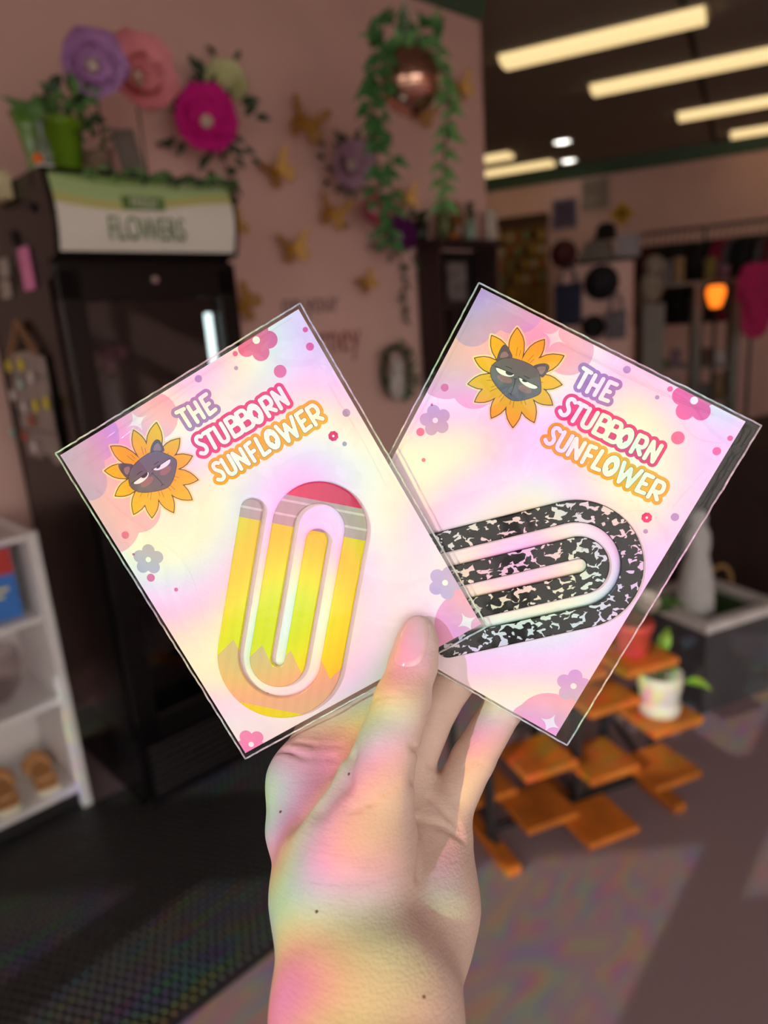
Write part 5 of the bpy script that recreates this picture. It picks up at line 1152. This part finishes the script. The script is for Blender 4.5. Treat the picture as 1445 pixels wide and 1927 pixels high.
t = pot('bottle', 'brown glass bottle on the dark bookcase top', 'bottle', WL(bpos(862, 400), .59, zt_), [(.03, 0), (.033, .005), (.033, .12), (.012, .16), (.012, .20), (.001, .20)], mat('amber', srgb(120, 74, 36), .15, spec=.6), 'bottle')
t = pot('vase', 'olive green vase on the bookcase under the hanging vine', 'vase', WL(bpos(835, 400), .59, zt_), [(.03, 0), (.045, .05), (.04, .12), (.022, .17), (.03, .19), (.001, .18)], mat('olive', srgb(92, 96, 52), .4))
t = leafplant('mint green glass with a bushy dark plant on the bookcase', WL(bpos(884, 400), .59, zt_), [(.026, 0), (.03, .004), (.034, .10), (.031, .10), (.001, .01)], mat('mint', srgb(140, 166, 150), .3), [((.012 * math.cos(k * 2.4), .012 * math.sin(k * 2.4), .10 + .006 * k), (math.cos(k * 2.4), math.sin(k * 2.4), .6), .055) for k in range(14)], 5, M_leafd)
t = leafplant('black pot with dark spiky leaves at the bookcase left end', WL(bpos(792, 400), .59, zt_), [(.03, 0), (.034, .004), (.042, .09), (.037, .09), (.001, .07)], M_dark, [((.01 * math.cos(k * 2.4), .01 * math.sin(k * 2.4), .09), (math.cos(k * 2.4), math.sin(k * 2.4), .8), .075) for k in range(12)], 5, M_leafd)
o = link('white_canvas', rbx((0, 0, .085), (.085, .02, .17), .003), mat('canvas_white', srgb(196, 184, 172), .7), None); o.matrix_world = WL(bpos(925, 400), .59, zt_ + .001); tag(o, 'blank white canvas standing on the bookcase right end', 'canvas')
o = link('pumpkin', MB().lathe([(.001, 0), (.028, .004), (.036, .022), (.03, .042), (.001, .046)], 20, wob=lambda a, u: 1 + .06 * math.cos(8 * a)).tube([(0, 0, .044), (.003, 0, .058)], .004, 6), mat('small_orange', srgb(190, 90, 30), .5), None, smooth=True); o.matrix_world = WL(bpos(852, 430, .53), .527, zt_) @ Matrix.Scale(.62, 4); tag(o, 'tiny orange pumpkin at the front edge of the bookcase top', 'pumpkin')
x = bpos(862, 500); t = thing('framed_photo', 'dark framed picture of a car front inside the bookcase', 'picture', WL(x, .60, 1.563))
link('frame', MB().box((0, 0, .008), (.20, .016, .016)).box((0, 0, .222), (.20, .016, .016)).box((-.092, 0, .115), (.016, .016, .2)).box((.092, 0, .115), (.016, .016, .2)), M_dark, t); link('print', MB().box((0, .003, .115), (.17, .004, .2)), mat('grey_photo', srgb(120, 110, 108), .5, var=.6, scale=18), t)
o = link('clear_ornament', MB().ball((0, 0, .03), .03, 16, 10).lathe([(.012, .056), (.012, .07), (.001, .07)], 12), mat('silver_glass', srgb(170, 164, 168), .12, metal=.6), None, smooth=True); o.matrix_world = WL(bpos(830, 565, .56), .565, 1.213); tag(o, 'round silver glass ornament on the second bookcase shelf', 'ornament')
o = link('pink_box', rbx((0, 0, .05), (.11, .07, .10), .004), mat('box_pink', srgb(160, 110, 116), .6), None); o.matrix_world = WL(bpos(890, 550), .59, 1.213); tag(o, 'dusty pink box on the second bookcase shelf', 'box')
for k in range(5):
    o = link('book', rbx((0, 0, .10), (.024, .11, .20 - .012 * (k % 3)), .002), mat('bkcol%d' % k, (srgb(120, 100, 80), srgb(90, 70, 60), srgb(140, 120, 90), srgb(70, 60, 58), srgb(110, 96, 84))[k], .6), None); o.matrix_world = WL(2.24 + .03 * k, .595, .853 + .006 * (k % 3)); tag(o, ('tan', 'brown', 'sand coloured', 'charcoal', 'taupe')[k] + ' book standing on the third bookcase shelf', 'book', 'books on the third bookcase shelf')

# ================================================================== BACK OF THE SHOP
def back(px, py, off=.0):              # point on the back wall, in its frame
    P = on_plane(px, py, (BW0[0] + bn[0] * off, BW0[1] + bn[1] * off, 0), bn); v = BM.inverted() @ Vector(P); return v
def frame_on_wall(label, px, py, w, h, cf, cp, name='framed_print', rot=0.0):
    v = back(px, py, .02); t = thing(name, label, 'picture', BM @ Matrix.Translation(v) @ Matrix.Rotation(rot, 4, 'Y'))
    e = w * .12; link('frame', MB().box((0, 0, h / 2), (w, .025, e)).box((0, 0, -h / 2), (w, .025, e)).box((-w / 2, 0, 0), (e, .025, h + e)).box((w / 2, 0, 0), (e, .025, h + e)), mat('fr_' + label[:12], cf, .5), t)
    link('print', MB().box((0, .004, 0), (w, .006, h)), mat('pr_' + label[:12], cp, .6, var=.3, scale=6), t)
frame_on_wall('purple framed print on the back wall over the display', 1062, 402, .26, .30, srgb(120, 104, 130), srgb(80, 66, 90))
frame_on_wall('silver framed picture with pale mount on the back wall', 1120, 365, .27, .30, srgb(150, 140, 124), srgb(150, 130, 116))
v = back(1170, 402, .02); t = thing('road_sign', 'yellow diamond warning sign on the back wall', 'sign', BM @ Matrix.Translation(v) @ Matrix.Rotation(PI / 4, 4, 'Y')); link('plate', rbx((0, 0, 0), (.20, .01, .20), .004), mat('sign_yellow', srgb(210, 160, 10), .5), t); link('symbol', MB().box((0, -.007, 0), (.10, .004, .10)), mat('sign_symbol', srgb(120, 86, 10), .5), t)
# gold display board
v = back(985, 490, .06); t = thing('display_board', 'gold and cream display board with shelves on the back wall', 'display board', BM @ Matrix.Translation(v)); M_gb = mat('gold_cloth', srgb(150, 112, 60), .8, var=.4, scale=5)
link('board', MB().box((0, .02, -.15), (.60, .03, 1.15)), M_gb, t); link('pelmet', MB().box((0, -.03, .46), (.64, .08, .12)), mat('brown_pelmet', srgb(70, 44, 30), .7), t)
r = random.Random(12)
for k in range(26):
    c = [srgb(190, 150, 70), srgb(200, 180, 150), srgb(170, 90, 40), srgb(120, 140, 100), srgb(70, 50, 40)][k % 5]
    o = link('ornament', MB().ball((0, 0, 0), (r.uniform(.034, .046), .03, r.uniform(.04, .055)), 10, 7).tube([(0, 0, .05), (0, .02, .10)], .006, 5), mat('orn%d' % (k % 5), c, .6, var=.2), None, smooth=True)
    o.matrix_world = BM @ Matrix.Translation(v) @ Matrix.Translation((-.25 + .10 * (k % 6), -.075, .27 - .17 * (k // 6)))
    tag(o, ('gold', 'cream', 'rust', 'sage green', 'dark brown')[k % 5] + ' round ornament hanging on the gold display board', 'ornament', ('gold', 'cream', 'rust', 'sage', 'brown')[k % 5] + ' ornaments on the display board')
# pink partition with hats and bags
DPT = 5.0; pr_ = at(1188, 500, DPT); pl_ = at(1052, 505, DPT + .25); dv = pr_ - pl_; Lp = math.hypot(dv[0], dv[1]); prot = math.atan2(dv[1], dv[0]); ptop = at(1150, 492, DPT)[2]
PM2 = Matrix.Translation((pl_[0], pl_[1], 0)) @ Matrix.Rotation(prot, 4, 'Z')
t = thing('display_partition', 'low pink partition with bags and caps hung on it', 'partition', PM2); link('panel', MB().box((Lp / 2, .05, ptop / 2), (Lp, .10, ptop)), M_pink, t); link('cap_board', MB().box((Lp / 2, .05, ptop + .012), (Lp + .04, .14, .024)), mat('dark_cap', srgb(40, 28, 28), .6), t)
def ppos(px, py): P = on_plane(px, py, pl_, np.array([-math.sin(prot), math.cos(prot), 0])); return PM2.inverted() @ Vector(P)
def capp(label, px, py, c, s=.10):
    v = ppos(px, py); t = thing('cap', label, 'cap', PM2 @ Matrix.Translation((v.x, -.02, v.z)) @ RX90, 'caps on the pink partition'); m_ = mat('cap_' + label[:9], c, .8, var=.2)
    link('crown', MB().lathe([(s, 0), (s * .98, .03), (s * .8, .08), (s * .4, .11), (.001, .115)], 20), m_, t, smooth=True); link('brim', MB().lathe([(s * 1.25, .0), (s * 1.25, .006), (s * .9, .012), (s * .9, .0)], 20), m_, t)
capp('black cap with a red back on the pink partition', 1133, 532, srgb(24, 20, 30)); capp('dark red cap at the left of the partition', 1062, 478, srgb(70, 24, 28), .08); capp('small black cap low on the pink partition', 1118, 615, srgb(20, 18, 20), .07)
def bag(label, px, py, c, w=.20, h=.30):
    v = ppos(px, py); t = thing('tote_bag', label, 'bag', PM2 @ Matrix.Translation((v.x, -.045, v.z)), 'bags on the partition'); link('pouch', rbx((0, 0, -h * .1), (w, .06, h), .02), mat('bag_' + label[:9], c, .8, var=.2), t); link('strap', MB().tube([(w * .3 * math.cos(a), 0, h * .38 + .12 * math.sin(a)) for a in np.linspace(0, PI, 10)], .010, 6), mat('bag_' + label[:9], c), t)
bag('teal and purple tote bag hung on the pink partition', 1072, 565, srgb(40, 44, 66)); bag('grey shoulder bag under the black cap', 1162, 605, srgb(110, 100, 108), .14, .2)
t = thing('cloth_pile', 'folded grey cloth lying on the partition top', 'cloth', PM2 @ Matrix.Translation((ppos(1118, 470).x, .03, ptop + .024)))
for k in range(3): link('fold', rbx((.01 * k, 0, .022 + .042 * k), (.24 - .03 * k, .13, .04), .016), mat('grey_cloth', srgb(120, 112, 104), .9, var=.2, scale=14), t)
o = link('white_carton', rbx((0, 0, .075), (.15, .12, .15), .004), mat('carton', srgb(150, 142, 148), .6), None); o.matrix_world = PM2 @ Matrix.Translation((ppos(1180, 470).x, .04, ptop + .026)); tag(o, 'pale carton at the right end of the partition top', 'carton')
v = ppos(1120, 430); t = thing('hat_stand', 'black felt hat on a stand above the partition', 'hat', PM2 @ Matrix.Translation((v.x, .25, 0))); link('pole', MB().tube([(0, .07, 0), (0, .07, v.z)], .012, 8), M_dark, t); link('hat', MB().lathe([(.115, 0), (.11, .012), (.075, .02), (.07, .08), (.04, .11), (.001, .115)], 22, (0, .07, v.z - .05)), mat('black_felt', srgb(14, 12, 14), .9), t, smooth=True); link('base', MB().lathe([(.14, 0), (.14, .015), (.02, .03), (.001, .03)], 20, (0, .07, 0)), M_dark, t)
# clothes rail along the back wall
ra, rb = at(1192, 448, 6.6), at(1475, 425, 6.0); rz = at(1320, 428, 6.3)[2]; ra[2] = rb[2] = rz; rd = rb - ra; Lr = np.linalg.norm(rd); rd /= Lr
RM = Matrix.Translation((ra[0], ra[1], 0)) @ Matrix.Rotation(math.atan2(rd[1], rd[0]), 4, 'Z')
t = thing('clothes_rail', 'long metal clothes rail in front of the back wall', 'clothes rail', RM); link('rail', MB().tube([(-.1, 0, rz), (Lr + .1, 0, rz)], .014, 8), M_met, t)
for x in (-.09, Lr / 2, Lr + .09): link('upright', MB().tube([(x, 0, .02), (x, 0, rz)], .014, 8), M_met, t); link('base_bar', rbx((x, 0, .012), (.04, .5, .024), .004), M_met, t)
def garment_mesh(L=.72, w=.42):
    out = smoothpoly([(-.05, 0), (-.16, -.03), (-w / 2, -.10), (-w / 2 - .03, -.36), (-w / 2 + .06, -.36), (-w / 2 + .05, -.2), (-w / 2 + .04, -L), (w / 2 - .04, -L), (w / 2 - .05, -.2), (w / 2 - .06, -.36), (w / 2 + .03, -.36), (w / 2, -.10), (.16, -.03), (.05, 0), (0, -.03)], 2)
    mb = MB(); mb.prism(out, -.010, .010, 'xz'); return mb.mesh('garment')
GAR = garment_mesh(); HOOK = MB().tube([(0, 0, -.03), (0, 0, .05), (.004, 0, .072)] + [(.0245 * math.sin(a), 0, .0985 - .0245 * math.cos(a)) for a in np.linspace(.35, 4.6, 12)], .004, 6)     # goes up and over the rail
HOOK = HOOK.mesh('hook')
GC = [('black', srgb(18, 14, 18)), ('maroon', srgb(84, 22, 34)), ('grey', srgb(86, 78, 80)), ('crimson', srgb(130, 16, 52)), ('charcoal', srgb(36, 32, 36))]
seq = [1, 2, 1, 3, 0, 1, 0, 4, 0, 0, 4, 0, 0, 4, 0, 3, 3, 2, 0, 0, 4, 0, 2, 1]
for k, ci in enumerate(seq):
    x = .02 + (Lr - .04) * k / (len(seq) - 1) + (-.022 if k < 12 else .022); nm, c = GC[ci]
    t = thing('garment', '%s shirt hanging on the clothes rail by the back wall' % nm, 'shirt', RM @ Matrix.Translation((x, 0, rz - .105)) @ Matrix.Rotation(.85, 4, 'Z'), '%s shirts on the clothes rail' % nm)
    shared_part('fabric', GAR, t, Matrix.Identity(4), mat('cloth_' + nm, c, .9, var=.25, scale=9)); shared_part('hanger_hook', HOOK, t, Matrix.Identity(4), M_met)
# white display shelves with goods
DS = 5.6; sl, sr = at(1205, 640, DS), at(1385, 640, DS - .2); dv = sr - sl; Ls = math.hypot(dv[0], dv[1]); WSM = Matrix.Translation((sl[0], sl[1], 0)) @ Matrix.Rotation(math.atan2(dv[1], dv[0]), 4, 'Z')
zt2 = at(1290, 535, DS)[2]; t = thing('goods_shelf', 'pale double shelf unit loaded with small goods at the shop back', 'shelf', WSM); M_gs = mat('pale_shelf', srgb(120, 112, 106), .6)
zs = [.12, .42, .72, .98, zt2]
for x in (0, Ls * .60, Ls): link('upright', MB().box((x, .15, zt2 / 2), (.06, .30, zt2)), M_gs, t)
for z in zs: link('shelf_board', MB().box((Ls / 2, .15, z), (Ls, .30, .025)), M_gs, t)
r = random.Random(21); NMS = [('tan', srgb(130, 100, 70)), ('grey', srgb(100, 96, 100)), ('white', srgb(170, 160, 156)), ('brown', srgb(80, 54, 40)), ('mauve', srgb(110, 80, 100)), ('olive', srgb(104, 96, 44))]
for zi, z in enumerate(zs):
    for k in range(5):
        if zi == 3 and k < 2: continue
        nm, c = NMS[(k * 5 + zi * 2) % 6]; x = Ls * (.13, .262, .394, .72, .86)[k]
        w_, h_2 = .075, r.uniform(.10, .20); o = link('gift_box', rbx((0, 0, h_2 / 2), (w_, .14, h_2), .006), mat('gift_' + nm, c, .7, var=.25, scale=20), None)
        o.matrix_world = WSM @ Matrix.Translation((x, .12, z + .0135)); tag(o, '%s boxed gift standing on the pale goods shelf' % nm, 'box', '%s gift boxes on the goods shelf' % nm)
def on_shelf(px, z, y=.06): P = on_plane(px, 600, sl, np.array([-dv[1], dv[0], 0]) / Ls); return WSM @ Matrix.Translation(((WSM.inverted() @ Vector(P)).x, y, z))
for px, z, c, lb, s in ((1250, .993, srgb(50, 96, 34), 'green round gourd on the upper goods shelf', .042), (1229, .993, srgb(150, 70, 30), 'dull orange pumpkin on the upper goods shelf', .030)):
    o = link('gourd', MB().lathe([(.001, 0), (s * .7, .0), (s, s * .7), (s * .75, s * 1.35), (.001, s * 1.5)], 20, wob=lambda a, u: 1 + .05 * math.cos(8 * a)).tube([(0, 0, s * 1.45), (.01, 0, s * 1.8)], .008, 6), mat('g_' + lb[:8], c, .6), None, smooth=True); o.matrix_world = on_shelf(px, z); tag(o, lb, 'gourd')
lp = at(1347, 557, 5.2); t = thing('orange_lamp', 'small glowing orange lantern on the goods shelf end', 'lamp', (lp[0], lp[1], lp[2])); rr = 17 * 5.2 / F
link('shade', MB().lathe([(.001, -rr * 1.25), (rr * .55, -rr * 1.2), (rr * .95, 0), (rr, rr * .6), (rr * .8, rr * 1.1), (.001, rr * 1.15)], 18), mat('lantern_glow', srgb(255, 120, 20), .5, emit=1.4, emit_col=(1, .20, .015), var=.02), t, smooth=True); link('cap', MB().lathe([(rr * .5, rr * 1.15), (rr * .3, rr * 1.5), (.001, rr * 1.5)], 14), M_dark, t); link('stand', MB().tube([(0, 0, -rr * 1.2), (0, 0, -lp[2])], .012, 8), M_dark, t); link('foot', MB().lathe([(.10, -lp[2]), (.10, -lp[2] + .015), (.012, -lp[2] + .03)], 16), M_dark, t)
P = at(1428, 492, 4.9); t = thing('pink_shirt', 'hot pink t-shirt on a stand at the right of the goods shelf', 'shirt', Matrix.Translation((P[0], P[1], P[2])) @ Matrix.Rotation(.2, 4, 'Z')); shared_part('fabric', GAR, t, Matrix.Scale(.72, 4), mat('cloth_pink', srgb(170, 30, 84), .9, var=.2, scale=9)); link('stand', MB().tube([(0, .04, .04), (0, .04, -P[2])], .013, 8), M_dark, t); link('foot', MB().lathe([(.16, -P[2]), (.16, -P[2] + .015), (.013, -P[2] + .03)], 18, (0, .04, 0)), M_dark, t)
P = at(1225, 540, 5.3); t = thing('cream_plush', 'cream plush toy sitting in front of the goods shelf', 'plush toy', (P[0], P[1], P[2])); link('body', MB().ball((0, 0, 0), (.09, .08, .12), 16, 10).ball((.01, -.02, .15), .075, 14, 9), mat('cream_plush', srgb(140, 126, 112), .95, bump=.5, bscale=100), t, smooth=True); link('plinth', rbx((0, 0, (-.12 - P[2]) / 2), (.16, .16, P[2] - .12), .005), M_gs, t)
